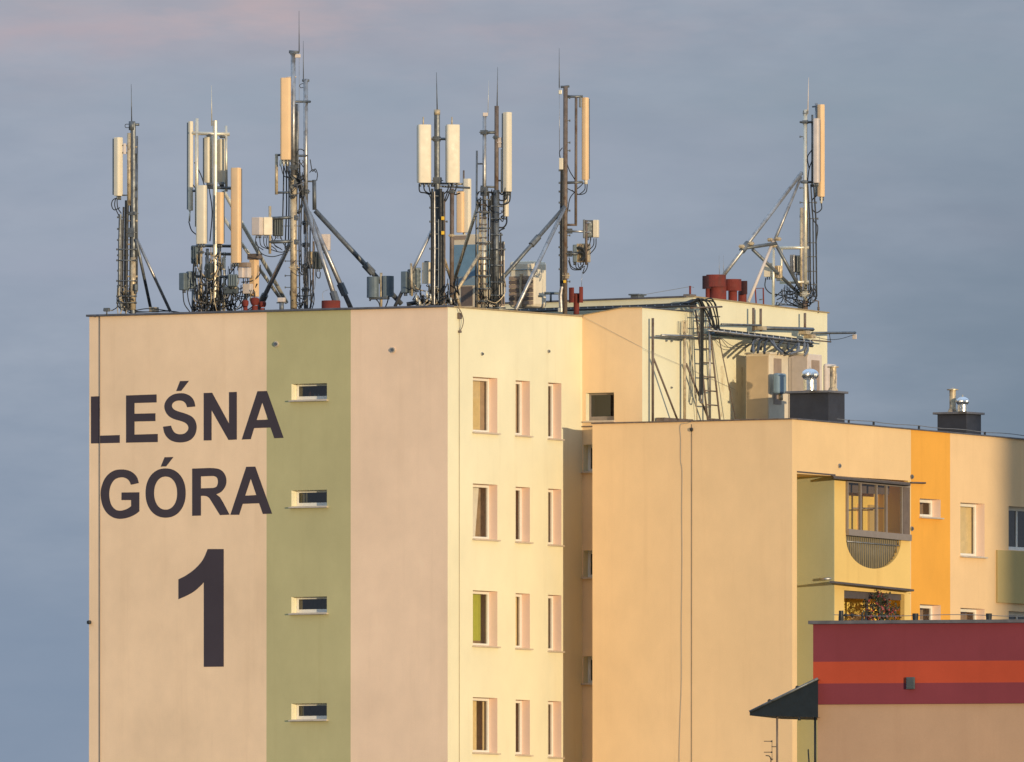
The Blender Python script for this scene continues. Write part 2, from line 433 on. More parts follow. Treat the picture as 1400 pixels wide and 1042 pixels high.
# rust stain runs on that wall live in a thin patch of stained render
def stain_mat():
    m, nt, b = newmat('rust_stained_render'); n1 = noise(nt, mapped(nt, (3.5, 3.5, 1.1)), 1, 6, .7)
    n2 = noise(nt, mapped(nt, (.9, .9, .6), (2, 3, 1)), 1, 4); o = nt.nodes['Material Output']; t = nd(nt, 'ShaderNodeBsdfTransparent'); x = nd(nt, 'ShaderNodeMixShader')
    b.inputs['Base Color'].default_value = (.42, .23, .09, 1); b.inputs['Roughness'].default_value = .9
    f = mul(nt, ramp(nt, n1, .5, .72, 0, .8), ramp(nt, n2, .42, .6, 0, 1)); nt.links.new(f, x.inputs[0]); nt.links.new(t.outputs[0], x.inputs[1]); nt.links.new(b.outputs[0], x.inputs[2])
    nt.links.new(x.outputs[0], o.inputs[0]); return m
M['stain'] = stain_mat()
p0, p1 = onX(985, 500, X3), onX(1018, 572, X3)
MB().quad([(X3 + .004, p0.y, p1.z), (X3 + .004, p1.y, p1.z), (X3 + .004, p1.y, p0.z), (X3 + .004, p0.y, p0.z)]).build('rust_stain', M['stain'], B)
# lift-house front strip above the main roof, end and back walls, roofs
zMl = onY(640, 417.5, YM).z
m = MB()
XLH = onY(640, 420, YM).x
m.hexa([(XLH, YM, ZT - .6), (X3 - .004, YM, ZT - .6), (X3 - .004, YE, ZT - .6), (XLH, YE, ZT - .6)], [(XLH, YM, zMl), (X3 - .004, YM, zM - .002), (X3 - .004, YE, zE - .002), (XLH, YE, zE - .002)])
m.build('lift_house', 'cream', B)
m = MB(); m.box((XL + .003, .004, ZT - .30), (-.004, YE, ZT - .12)); m.box((-.1, YB + .3, ZT - .3), (X3 - .01, YM + .01, ZT - .121))
m.build('roof', 'roofing', B)
m = MB(); m.quad([(XL, 0, 0), (XL, YE, 0), (XL, YE, ZT), (XL, 0, ZT)]); m.quad([(XL, YE, 0), (X3, YE, 0), (X3, YE, ZT - .5), (XL, YE, ZT - .5)])
m.build('wall', 'beige', B)
# copings
m = MB()
m.box((XL - .07, -.06, ZT), (.03, .25, ZT + .055)); m.build('coping', 'coping', B, .008)
m = MB(); m.box((-.25, .252, ZT), (.035, YB + .02, ZT + .04)); m.build('coping', 'gold_coping', B, .006)
def strip(name, a, b, w, h, mat, side):               # coping between two points; side: horizontal vector towards the roof
    a, b = V(a), V(b); s_ = side
    MB().hexa([a - s_ * .04, b - s_ * .04, b + s_ * w, a + s_ * w], [p + UP * h for p in (a - s_ * .04, b - s_ * .04, b + s_ * w, a + s_ * w)]).build(name, mat, B, .005)
strip('coping', (X3, YM, zM), (X3, YE + .06, zE), .22, .035, 'gold_coping', V((-1, 0, 0)))
strip('coping', (XLH, YM, zMl), (X3 - .24, YM, zM), .22, .045, 'coping', V((0, 1, 0)))
strip('coping', (X3, YB, zB0), (X3, YM - .03, zB1), .2, .03, 'coping', V((-1, 0, 0)))
strip('coping', (0.01, YB - .0, zb), (T0[1].x, YB, T0[1].z + .004), .2, .02, 'gold_coping', V((0, 1, 0)))
strip('coping', (T0[1].x + .004, YB, T0[1].z + .004), (X3, YB, T0[2].z + .004), .2, .02, 'gold_coping', V((0, 1, 0)))

# ---- lower wing
W2 = Facade('Y', YW, XP, X2, 0, ZW); W2.build(['sand2'], B)
m = MB(); m.quad([(XP, YW, 0), (XP, YB, 0), (XP, YB, ZW), (XP, YW, ZW)]); m.build('wall', 'sand', B)
RV = Facade('X', X2, YW, YR, 0, ZW, onX(1470, 607.5, X2).z)
zR = RV.z1b
yb0, yb1, yb2 = YX(1089.5), YX(1141), YX(1244.5)
zbt = onX(1141, 651, X2).z
y_or0, y_or1 = YX(1245.5), YX(1299)
RV.bands = [y_or0, y_or1]
RV.op.append((yb0, yb2, 0, zbt, 0))
smallw, tallw = [], []
for k in range(8):
    o = RV.opening(YX(1257.5), YX(1286), onX(1257.5, 706.5, X2).z - k * FLOOR, onX(1257.5, 681.5, X2).z - k * FLOOR, .30); smallw.append(o)
    o = RV.opening(YX(1313), YX(1346), onX(1313, 760, X2).z - k * FLOOR, onX(1313, 687, X2).z - k * FLOOR, .30); tallw.append(o)
    o = RV.opening(YX(1379), YX(1460), onX(1379, 752, X2).z - k * FLOOR, onX(1379, 692, X2).z - k * FLOOR, .25)
    if k < 3:
        RV.window(o, B, .10, (.25, .6), 'glass_dark', sill=False)
RV.build(['sand', 'amber', 'farwing', 'reveal'], B, matfn=lambda a, z: 1 if y_or0 < a < y_or1 else (2 if a > y_or1 else 0), revmat=3)
for k in range(2):
    RV.window(smallw[k], B, .085); RV.window(tallw[k], B, .085, extra=drape('curtain', 0, 1, waves=7) if k == 0 else None)
for k in range(3):                                    # olive parapets of the loggias at the frame's edge
    z = onX(1361.5, 752, X2).z - k * FLOOR
    MB().box((X2 + .002, YX(1361.5), z - 1.35), (X2 + .05, YR, z)).build('parapet', 'olive', B)
# wing roof, coping
m = MB(); m.hexa([(X3 + .003, YW + .1, ZW - .5), (X2 - .02, YW + .1, ZW - .5), (X2 - .02, YR, ZW - .5), (X3 + .003, YR, ZW - .5)],
                 [(X3 + .003, YW + .1, ZW - .03), (X2 - .02, YW + .1, ZW - .03), (X2 - .02, YR, zR - .03), (X3 + .003, YR, zR - .03)])
m.box((XP, YW + .1, ZW - .5), (X3, YB - .003, ZW - .031)); m.build('roof', 'roofing', B)
strip('coping', (XP - .02, YW, ZW), (X2 + .03, YW, ZW), .22, .035, 'rusty', V((0, 1, 0)))
strip('coping', (X2, YW + .23, ZW + .001), (X2, YR, zR), .22, .035, 'coping', V((-1, 0, 0)))
MB().box((0.004, YB - .05, ZW - .0), (XP - .03, YB - .004, ZW + .03)).build('ledge', 'rusty', B)
m = MB(); m.quad([(X3, YE + .003, 0), (X3, YR, 0), (X3, YR, ZW - .6), (X3, YE + .003, ZW - .6)]); m.quad([(X3, YR, 0), (X2, YR, 0), (X2, YR, zR), (X3, YR, ZW - .2)]); m.build('wall', 'sand', B)

# ---- balcony stack in the recess of the wing
DB = 1.75
m = MB(); xb = X2 - DB
m.quad([(xb, yb0, 0), (xb, yb2, 0), (xb, yb2, zbt), (xb, yb0, zbt)], 0)          # back
m.quad([(xb, yb0, 0), (X2 - .001, yb0, 0), (X2 - .001, yb0, zbt), (xb, yb0, zbt)], 2)                # near side
m.quad([(xb, yb2, 0), (X2 - .001, yb2, 0), (X2 - .001, yb2, zbt), (xb, yb2, zbt)], 0)                # far side
m.quad([(xb, yb0, zbt), (X2 - .001, yb0, zbt), (X2 - .001, yb2, zbt), (xb, yb2, zbt)], 2)            # soffit
m.build('recess', ['loggia', 'slotgreen', 'sand'], B)
MB().box((xb + .003, yb1 - .025, 0), (X2 - .004, yb1 + .14, zbt - .003)).build('balcony_side', 'slotgreen', B)
def P2(px, py, out=0): 
    p = onX(px, py, X2); p.x += out; return p
for k in range(3):
    dz = -k * FLOOR
    def Q(px, py, out=0): return P2(px, py, out) + UP * dz
    # front panel: rectangular glazing hole running into a U-shaped cut
    outer = [Q(1141, 804.5), Q(1244.5, 812), Q(1244.5, 657 if k == 0 else 666.2), Q(1141, 650.5 if k == 0 else 658.8)]
    if k == 0:
        hole = [Q(1156, 652), Q(1156, 727)]
        for i in range(25):
            t = math.pi * i / 24; hole.append(Q(1194.3 - 38 * math.cos(t), 730 + 4.6 * (1 - math.cos(t)) / 2 * .7 + 46 * math.sin(t) ** .85))
        hole += [Q(1234, 737), Q(1241.5, 737), Q(1241.5, 657)]
    else:
        hole = [Q(1154, 661.5), Q(1154, 727)]
        for i in range(25):
            t = math.pi * i / 24; hole.append(Q(1194.3 - 38 * math.cos(t), 730 + 4.6 * (1 - math.cos(t)) / 2 * .7 + 46 * math.sin(t) ** .85))
        hole += [Q(1234, 737), Q(1236.5, 737), Q(1236.5, 668)]
    fl = MB().poly(outer, [hole], V((-.12, 0, 0))).build('balcony', 'yellow', B)
    fz = Q(1141, 797).z
    MB().box((xb + .004, yb1 + .15, fz - .16), (X2 - .125, yb2 - .004, fz)).build('floor_slab', 'sand', fl)
    MB().box((X2 - 1.04, yb1 + .145, fz + .002), (X2 - 1.0, yb2 - .003, fz + FLOOR - .2)).build('back_wall', 'loggia', fl)
    # bars in the U
    bars = MB(); n = 26
    for i in range(n):
        u = (i + .5) / n * 2 - 1; px = 1194.3 + 37.5 * u; yt = 726 + (px - 1156) * .10
        yb_ = 730 + 46 * (1 - u * u) ** .46 + (px - 1156) * .04
        bars.tube([Q(px, yt, -.05), Q(px + .3 * math.sin(i * 2.1), yb_, -.05)], .018, 6)
    bars.tube([Q(1159, 740, -.025), Q(1232, 746.5, -.025)], .016, 6, 1)
    bars.build('railing', ['slat', 'galv'], fl)
    MB().quad([Q(1155, 726, -.13), Q(1235, 734, -.13), Q(1235, 780, -.13), Q(1155, 775, -.13)]).build('privacy_screen', 'privacy', fl)
    if k == 0:
        gz = MB()
        def bar(x0, y0, x1, y1, w, o0=-.02, o1=.05):
            a, b = Q(x0, y0), Q(x1, y1); d = (b - a).normalized(); s_ = V((1, 0, 0)).cross(d) * w / 2
            gz.hexa([a - s_ + V((o0, 0, 0)), a + s_ + V((o0, 0, 0)), a + s_ + V((o1, 0, 0)), a - s_ + V((o1, 0, 0))],
                    [b - s_ + V((o0, 0, 0)), b + s_ + V((o0, 0, 0)), b + s_ + V((o1, 0, 0)), b - s_ + V((o1, 0, 0))])
        bar(1156.5, 656, 1242, 663.5, .13); bar(1156.5, 727.5, 1242.5, 735.5, .16, -.02, .09)
        for i, px in enumerate((1157, 1175, 1197, 1210.5, 1232)): bar(px, 657 + (px - 1156) * .085, px, 727 + (px - 1156) * .09, .055, -.015, .055 - .002 * i)
        glz = gz.build('glazing', 'glaz', fl)
        MB().hexa([Q(1233.5, 665, 0), Q(1242, 665.5, 0), Q(1242, 665.5, .045), Q(1233.5, 665, .045)], [Q(1233.5, 734, 0), Q(1242, 734.5, 0), Q(1242, 734.5, .045), Q(1233.5, 734, .045)]).build('side_panel', 'box_brown', glz)
        g = MB(); g.quad([Q(1157, 728, .02), Q(1232, 734, .02), Q(1232, 663, .02), Q(1157, 657, .02)]); g.build('pane', 'glass', glz)
        b = MB(); b.hexa([Q(1158, 672, -.35), Q(1232, 676, -.35), Q(1232, 676, -.45), Q(1158, 672, -.45)], [Q(1158, 655, -.35), Q(1232, 660, -.35), Q(1232, 660, -.45), Q(1158, 655, -.45)]); b.build('blind', 'box_brown', glz)
        tube('clothes_rail', [Q(1189, 694.5, -.5), Q(1231, 694.5, -.5)], .018, 'glaz', glz)
        for px, w in ((1172, .08), (1186, .5), (1207, .08), (1216, .7)):      # door frames on the back wall, seen through the glazing
            p = onX(px, 690, X2 - 1); MB().box((X2 - .998, p.y, fz + .01), (X2 - .93, p.y + w, fz + 2.1)).build('door_frame', 'sand' if w < .2 else 'olive' if w < .6 else 'loggia', glz)
    # awning above
    aw = MB()
    if k == 0: A0, A1, A2, A3 = Q(1137, 650, .0), Q(1244, 659.5, 0), Q(1231, 663, .30), Q(1126, 653.5, .30)
    else: A0, A1, A2, A3 = Q(1139, 649, .0), Q(1240, 660, 0), Q(1232, 663, .38), Q(1120, 650, .30)
    aw.hexa([A0 - UP * .09, A1 - UP * .09, A2 - UP * .02, A3 - UP * .02], [A0, A1, A2 + UP * .03, A3 + UP * .03])
    a = aw.build('awning', 'awning', fl)
    if k == 0: tube('awning_arm', [Q(1243, 660, .05), Q(1263, 660.5, .05)], .022, 'awning', a)
    else:
        MB().hexa([Q(1155, 672, -.1), Q(1237, 676, -.1), Q(1237, 676, -.2), Q(1155, 672, -.2)], [Q(1155, 655, -.1), Q(1237, 663, -.1), Q(1237, 663, -.2), Q(1155, 655, -.2)]).build('blind', 'blind_grey', a)
        for px in (1190.5, 1218): tube('post', [Q(px, 664, -.12), Q(px, 740, -.12)], .045, 'blind_grey', a)
        tube('clothes_rail', [Q(1200, 672, -.5), Q(1226, 672, -.5)], .016, 'blind_grey', a)
        tube('clothes_rail', [Q(1200, 683, -.5), Q(1226, 683, -.5)], .016, 'blind_grey', a)
        p = onX(1160, 690, X2 - 1); MB().box((X2 - .998, p.y, fz + .01), (X2 - .92, p.y + .45, fz + 2.0)).build('door_frame', 'sand', a)
# soffit line over the open slot, waste-water spout
MB().hexa([P2(1089.5, 646, -.05), P2(1141, 650.5, -.05), P2(1141, 650.5, .03), P2(1089.5, 646, .03)], [P2(1089.5, 644, -.05), P2(1141, 648.6, -.05), P2(1141, 648.6, .03), P2(1089.5, 644, .03)]).build('drip_edge', 'awning', B)
p = onY(1137, 791, yb1 - .01); tube('spout', [p, p + V((-.28, -.14, -.02))], .035, 'galv', B)
# ---- small wall fixings
def plug(p, d, r=.05):
    d = V(d); MB().tube([p - d * .02, p + d * .03], r, 14).build('vent_plug', 'sill' if r > .065 else 'galv', B)
    MB().tube([p + d * .03, p + d * .055], r * .62, 12).build('vent_plug', 'galv_dark', B)
for px, py in ((378, 470.5), (537.5, 478.5)): plug(onY(px, py, 0), (0, -1, 0), .07)
for px, py in ((658.5, 484), (749.5, 480.5)): plug(onX(px, py, 0), (1, 0, 0), .045)
for px, py in ((1147, 637), (1246, 652), (1246, 723)): plug(onX(px, py, X2), (1, 0, 0), .06)
for px, py in ((910, 466), (917, 466.5), (917, 530), (966, 518)): plug(onX(px, py, X3), (1, 0, 0), .03)
p = onY(123.5, 851, 0); MB().lathe(p - UP * .05 + V((0, -.06, 0)), [(.03, 0), (.06, .02), (.06, .08), (.03, .1)], 10).build('floodlight', 'cable', B)
def line(name, pts, r, mat): return tube(name, pts, r, mat, B, n=6)
line('lightning_conductor', [onY(137, 430, 0) + V((0, -.02, 0)), onY(137, 1300, 0) + V((0, -.02, 0))], .008, 'rusty')
line('lightning_conductor', [onX(627.5, 424, 0) + V((.012, 0, 0)), onX(627.5, 1300, 0) + V((.012, 0, 0))], .006, 'gold_coping')
line('conductor_loop', curve([onX(626, 420, .05), onX(630, 426, .12), onX(633.5, 437, .10), onX(632, 447, .08), onX(628, 453.5, .03)]), .012, 'rusty')
MB().box(onX(625, 436, .0) , onX(629, 428, .0) + V((.06, 0, 0))).build('junction_box', 'rusty', B)
MB().box(onX(626, 455, .0) , onX(628.5, 452, .0) + V((.06, 0, 0))).build('junction_box', 'rusty', B)
w2 = V((0, -.012, 0))
line('lightning_conductor', [onY(946, 580, YW) + w2, onY(945.6, 1300, YW) + w2], .006, 'rusty')
MB().lathe(onY(946, 590, YW) + w2 * 2, [(.02, 0), (.045, .03), (.045, .08), (.02, .1)], 8).build('conductor_clamp', 'cable', B)
line('hanging_cable', curve([onY(x, y, YW) + w2 for x, y in ((945, 577), (938, 579), (931.5, 580), (930, 586), (931, 600), (931, 630), (933, 645), (932.5, 700), (933, 760), (932, 850), (932, 930), (930, 990), (929, 1060), (930, 1300))], 5), .007, 'cable_pale')
line('roof_wire', [onY(797, 432, YB) + V((.0, -.05, 0)), onX(878, 478, X3) + V((.1, 0, 0)), onX(938, 503, X3) + V((.05, 0, 0)), onX(1004, 533, X3) + V((.03, 0, 0))], .004, 'cable_pale')
# lightning wire on short stands along the wing's roof edge
zc = lambda px, out: onX(px, 573 + (px - 1083) * .0885, X2)
line('lightning_wire', [zc(px, 0) + V((-.12, 0, .14 - .03 * abs(math.sin(px * .05)))) for px in range(1150, 1471, 16)], .010, 'cable_grey')
for px in (1166, 1200, 1262, 1352): MB().tube([zc(px, 0) + V((-.12, 0, 0)), zc(px, 0) + V((-.12, 0, .12))], .03, 8).build('wire_stand', 'cable', B)

# ---- lettering painted on the gable wall
def F(ox, oy, sc, pts): return [onY(ox + x / sc, oy + y / sc, 0) + V((0, -.004, 0)) for x, y in pts]
def word(glyphs):
    mb = MB()
    for ox, oy, sc, outer, holes in glyphs: mb.poly(F(ox, oy, sc, outer), [F(ox, oy, sc, h) for h in holes], V((0, .002, 0)))
    return mb.build('lettering', 'paint', B)
def sm(pts, n=4):
    P3 = [V((x, y, 0)) for x, y in pts]; return [(p.x, p.y) for p in curve(P3, n)]
Z1 = 9.3333
S = sm([(1467, 428), (1452, 360), (1412, 302), (1345, 266), (1267, 258), (1180, 277), (1110, 330), (1072, 410), (1085, 490), (1130, 552), (1200, 590), (1290, 616), (1350, 645), (1378, 690), (1368, 735), (1328, 772), (1265, 782), (1210, 765), (1175, 722), (1157, 672)]) \
  + sm([(1054, 685), (1072, 765), (1110, 825), (1170, 868), (1260, 887), (1355, 876), (1425, 838), (1470, 770), (1484, 685), (1466, 610), (1420, 555), (1340, 518), (1240, 487), (1187, 458), (1168, 415), (1190, 375), (1240, 354), (1300, 357), (1342, 388), (1362, 438)])
G = sm([(607, 425), (580, 345), (520, 285), (450, 258), (380, 251), (300, 262), (220, 310), (160, 390), (124, 500), (121, 600), (140, 700), (185, 790), (255, 852), (330, 879), (400, 880), (480, 862), (560, 825), (613, 785)]) \
  + [(613, 542), (385, 545), (385, 642), (508, 642)] + sm([(508, 720), (460, 752), (400, 773), (350, 776), (300, 757), (255, 702), (232, 620), (230, 530), (250, 450), (290, 388), (340, 360), (400, 352), (450, 368), (485, 400), (505, 447)])
def ell(cx, cy, rx, ry, e=2.15): return [(cx + rx * math.copysign(abs(math.cos(t)) ** (2 / e), math.cos(t)), cy + ry * math.copysign(abs(math.sin(t)) ** (2 / e), math.sin(t))) for t in [2 * math.pi * i / 56 for i in range(56)]]
word([(110, 510, Z1, [(135, 300), (242, 297), (242, 800), (503, 792), (503, 892), (135, 900)], []),
      (110, 510, Z1, [(583, 287), (973, 273), (973, 376), (691, 384), (691, 520), (958, 514), (958, 614), (691, 620), (691, 786), (988, 778), (988, 882), (583, 890)], []),
      (110, 510, Z1, S, []), (110, 510, Z1, [(1272, 103), (1386, 100), (1288, 228), (1222, 232)], []),
      (250, 510, Z1, [(267, 256), (375, 252), (590, 645), (590, 245), (690, 241), (690, 850), (583, 855), (368, 475), (368, 860), (267, 862)], []),
      (250, 510, Z1, [(953, 233), (1075, 230), (1287, 828), (1168, 833), (1120, 697), (910, 704), (868, 845), (752, 850)], [[(1015, 378), (1088, 595), (943, 600)]])])
word([(125, 615, Z1, G, []), (125, 615, Z1, ell(948, 552, 256, 315), [ell(948, 553, 147, 211)]), (125, 615, Z1, [(935, 95), (1048, 92), (955, 212), (885, 215)], []),
      (250, 615, Z1, [(120, 240), (240, 236)] + sm([(340, 232), (440, 240), (500, 268), (540, 320), (557, 385), (550, 450), (520, 505), (480, 545), (428, 568)]) + [(475, 605), (520, 680), (597, 828), (475, 835), (345, 625)] + sm([(340, 618), (310, 595), (270, 588)]) + [(232, 588), (232, 840), (120, 843)],
       [[(232, 340), (360, 335)] + sm([(395, 335), (430, 350), (447, 385), (447, 430), (430, 470), (390, 487)]) + [(232, 492)]]),
      (250, 615, Z1, [(810, 217), (925, 214), (1140, 815), (1022, 820), (975, 683), (765, 690), (720, 830), (607, 830)], [[(868, 370), (938, 578), (797, 585)]])])
word([(215, 740, 5.79, [(400, 62), (527, 62), (527, 993), (369, 995), (369, 325)] + sm([(355, 342), (300, 392), (240, 428), (168, 460)]) + [(168, 302)] + sm([(172, 300), (230, 270), (300, 218), (360, 150), (398, 68)]), [])])

# ---- chimneys on the wing roof
def chimney(x0, xc, x1, yt, yb, capx, capy, pipe, turb, d):
    c = at(xc, yb, d); XA = onY(x0, yb, c.y).x; YBk = onX(x1, yb, c.x).y; z1 = at(xc, yt, d).z
    ch = MB().box((XA, c.y, c.z - .7), (c.x, YBk, z1)).build('chimney', 'chimney', B, .01)
    MB().box((XA - .09, c.y - .09, z1 + .001), (c.x + .07, YBk + .07, z1 + .06)).build('cap', 'chimney_cap', ch, .008)
    dd = d + (YBk - c.y) * .35
    px, t, b = pipe; s_ = at(px, b, dd); e = at(px, t, dd); h = e.z - s_.z
    s_.z = z1 + .06; h = e.z - s_.z
    MB().lathe(s_, [(.13, 0), (.12, .04), (.085, .10), (.085, h - .03), (.15, h - .03), (.15, h - .005), (.10, h), (.02, h + .03)], 16).build('flue_pipe', 'warm', ch)
    px, r, t, b = turb; s_ = at(px, b, dd - .3); s_.z = z1 + .06; top = at(px, t, dd - .3).z - s_.z; neck = top - 1.45 * r
    MB().lathe(s_, [(r * .8, 0), (r * .8, neck * .5), (r * .83, neck * .5), (r * .83, neck * .56), (r * .8, neck * .56), (r * .8, neck + .02)], 24).build('vent_neck', 'chrome', ch)
    dome = MB(); N = 48
    prof = [(r * math.cos(a), neck + r * .72 + r * .72 * math.sin(a)) for a in [R(-70 + 155 * i / 12) for i in range(13)]]
    base = len(dome.v)
    for rr, hh in prof:
        for j in range(N):
            a = 2 * math.pi * j / N + hh * .8; q = rr * (1 + (.035 if j % 2 else -.035)); dome.v.append(s_ + V((q * math.cos(a), q * math.sin(a), hh)))
    for i in range(len(prof) - 1):
        for j in range(N):
            a = base + i * N + j; b2 = base + i * N + (j + 1) % N; dome.f.append([a, b2, b2 + N, a + N]); dome.m.append(0); dome.sm.append(False)
    dome.f.append([base + (len(prof) - 1) * N + j for j in range(N)]); dome.m.append(0); dome.sm.append(False)
    dome.tube([s_ + UP * (top - .04), s_ + UP * (top + .05)], .02, 6); dome.build('turbine_vent', 'chrome', ch)
chimney(1079.5, 1133, 1155, 537, 577, None, None, (1139, 501, 536), (1107.5, .215, 504, 537), 5.5)
chimney(1281.5, 1321.5, 1341.5, 566, 593, None, None, (1302.5, 532, 562), (1316, .165, 542.5, 563), 10.2)

# ------------------------------------------------------------------ rooftop equipment
class Kit:
    """one rooftop thing whose pieces are read off the photograph at their own depth behind the wall corner"""
    def __init__(s, name, label, cat, px, py, d, group=None):
        s.d = d; s.root = thing(name, label, cat, at(px, py, d), group)
    def p(s, q):
        return at(q[0], q[1], s.d + (q[2] if len(q) > 2 else 0))
    def t(s, name, pts, rpx, mat, r1=None, n=8, par=None):
        return tube(name, [s.p(q) for q in pts], rpx * PX, mat, par or s.root, None if r1 is None else r1 * PX, n)
    def c(s, pts, rpx=.9, mat='cable', name='cable', par=None):
        return tube(name, curve([s.p(q) for q in pts], 6), rpx * PX, mat, par or s.root, n=6)
    def b(s, name, x0, y0, x1, y1, dep, mat, phi=-20, dd=0, bev=.012, par=None):
        c = s.p(((x0 + x1) / 2, (y0 + y1) / 2, dd)); w = abs(x1 - x0) * PX; h = abs(y1 - y0) * PX
        return MB().ybox(c, w, dep, h, phi).build(name, mat, par or s.root, bev)
    def panel(s, x, y0, y1, w, dep, phi, mat='antenna', dd=0, back=True, plugs=True):
        """a sector antenna: rounded radome, dark back rail, connectors below"""
        top, bot = s.p((x, y0, dd)), s.p((x, y1, dd)); bot = V((top.x, top.y, bot.z)); f, t = face_dir(phi), face_tan(phi)
        prof = []; hw, hd = w / 2, dep / 2; cr = min(hw, hd) * .75
        for cx, cy, a0 in ((hw - cr, hd - cr, 0), (-(hw - cr), hd - cr, 90)):
            for k in range(5): a = R(a0 + k * 22.5); prof.append((cx + cr * math.cos(a), cy + cr * math.sin(a)))
        prof += [(-hw, -hd), (hw, -hd)]; mb = MB(); n = len(prof); rings = [(bot.z, .96), (bot.z + .02, 1), (top.z - .02, 1), (top.z, .95)]
        for z, k in rings:
            for a, b in prof: mb.v.append(V((top.x, top.y, z)) + t * a * k + f * b * k)
        for i in range(3):
            for j in range(n):
                q = i * n + j; r = i * n + (j + 1) % n; mb.f.append([q, r, r + n, q + n]); mb.m.append(0); mb.sm.append(j != n - 2 and j != n - 1 and j != n - 3)
        for o, rev in ((0, 1), (3 * n, 0)):
            l = [o + j for j in range(n)]; mb.f.append(l[::-1] if rev else l); mb.m.append(0); mb.sm.append(False)
        pa = mb.build('panel_antenna', mat, s.root)
        if back: MB().obox((top + bot) / 2 - f * (hd + .027), t * hw * .96, f * .026, UP * ((top.z - bot.z) / 2 - .03)).build('back_rail', 'antenna_back', pa)
        if plugs:
            for k in (-.3, 0, .3): MB().tube([bot + t * w * k, bot + t * w * k - UP * .10], .022, 8).build('connector', 'galv_dark', pa)
        return pa
    def clamp(s, x, y, w=7, h=4, mat='galv_dark', dd=0):
        c = s.p((x, y, dd)); m = MB().ybox(c, w * PX, w * PX * .9, h * PX, -20)
        m.tube([c + RT * (-w * .8 * PX) - FW * .07, c + RT * (w * .8 * PX) - FW * .07], .014, 6); return m.build('clamp', mat, s.root, .006)
    def rung(s, x0, x1, y, r=.8, mat='galv_dark', dd=0):
        m = MB().tube([s.p((x0, y, dd)), s.p((x1, y, dd))], r * PX, 6)
        for x in (x0, x1): m.tube([s.p((x, y - 1.3, dd)), s.p((x, y + 1.3, dd))], r * PX * 1.5, 6)
        return m.build('cable_clamp', mat, s.root)
    def rod(s, x0, y0, x1, y1, r=1.0, mat='galv_dark', dd=0):
        o = MB().tube([s.p((x1, y1, dd)), s.p((x0, y0, dd))], r * PX, 6, 0, .35 * r * PX)
        return o.build('lightning_rod', mat, s.root)
    def strut(s, a, b, r, mat='galv', at_=None):
        o = s.t('strut', [a, b], r, mat)
        if at_ is not None:
            A, Bb = s.p(a), s.p(b); c = A.lerp(Bb, at_); dv = (Bb - A).normalized()
            MB().tube([c - dv * .16, c - dv * .11, c + dv * .11, c + dv * .16], r * PX * 1.55, 8).build('coupling', 'galv_dark', o)
        return o
    def radio(s, x0, y0, x1, y1, dep, mat, phi=-20, dd=0, fins=0, par=None, ports=3):
        r_ = s.b('radio_unit', x0, y0, x1, y1, dep, mat, phi, dd, .02)
        c = s.p(((x0 + x1) / 2, (y0 + y1) / 2, dd)); w = abs(x1 - x0) * PX; h = abs(y1 - y0) * PX
        if fins:
            m = MB()
            for k in range(fins):
                u = (k + .5) / fins - .5; m.ybox(c + face_tan(phi) * u * w * .92 + face_dir(phi) * (dep / 2 + .015), w * .35 / fins, .045, h * .86, phi)
            m.build('cooling_fin', mat, r_)
        for k in range(ports):
            q = c + face_tan(phi) * ((k + .5) / ports - .5) * w * .7 - UP * h / 2; MB().tube([q + UP * .005, q - UP * .07], .016, 6).build('connector', 'galv_dark', r_)
        return r_
    def tangle(s, x0, x1, y0, y1, n, seed=1, r=(.5, 1.0), mats=('cable', 'cable', 'cable_grey'), dd=.4):
        q = random.Random(seed)
        for i in range(n):
            xa, xb = q.uniform(x0, x1), q.uniform(x0, x1); ya, yb_ = q.uniform(y0, y1), q.uniform(y0, y1)
            mx, my = (xa + xb) / 2 + q.uniform(-6, 6), max(ya, yb_) + q.uniform(2, (y1 - y0) * .35)
            s.c([(xa, ya, q.uniform(-dd, dd)), (xa + q.uniform(-2, 2), (ya + my) / 2, q.uniform(-dd, dd)), (mx, min(my, y1 + 4), q.uniform(-dd, dd)), (xb + q.uniform(-2, 2), (yb_ + my) / 2, q.uniform(-dd, dd)), (xb, yb_, q.uniform(-dd, dd))], q.uniform(*r), q.choice(mats))

MG = 'antenna masts on the block roof'
# --- slim mast near the far end of the gable
k = Kit('antenna_mast', 'slim mast with one narrow panel antenna standing above the letters at the gable end', 'antenna mast', 182, 429, 5.9, MG)
k.t('pole', [(181.5, 430), (182, 290), (182, 168)], 3.7, 'galv_dark'); k.t('sunlit_pole_stretch', [(181.6, 424), (181.8, 352)], 4.2, 'warm'); k.t('cable', [(178, 184), (178.5, 300), (177.5, 424)], 1.1, 'cable'); k.t('cable', [(185.5, 270), (185.8, 340), (185, 424)], .9, 'cable'); k.t('pole', [(176.5, 281), (176.5, 182)], 2.8, 'warm')  # pale sleeve is sunlight on the lower pole, put into its colour
k.t('collar', [(180.5, 178), (180.5, 166)], 4.6, 'galv_dark'); k.t('stub_arm', [(181, 170), (190.5, 170.3)], 1.9, 'galv_dark')
k.c([(177, 170), (172, 170), (171, 172), (172, 174.5), (177, 174.5)], .5); k.rod(179.4, 115, 180, 167, .9)
k.t('thin_pipe', [(187.6, 186), (187.2, 391)], 1.3, 'galv_dark'); k.t('bracket', [(178, 201), (188, 201)], 1.3, 'warm')
k.panel(162.5, 188, 268, .21, .15, 52, 'antenna'); k.b('bracket', 168.5, 196, 172.5, 211, .05, 'box_pink', 0)
for y in (199, 209, 267): k.t('bracket', [(167, y), (178, y)], 1.0, 'galv_dark')
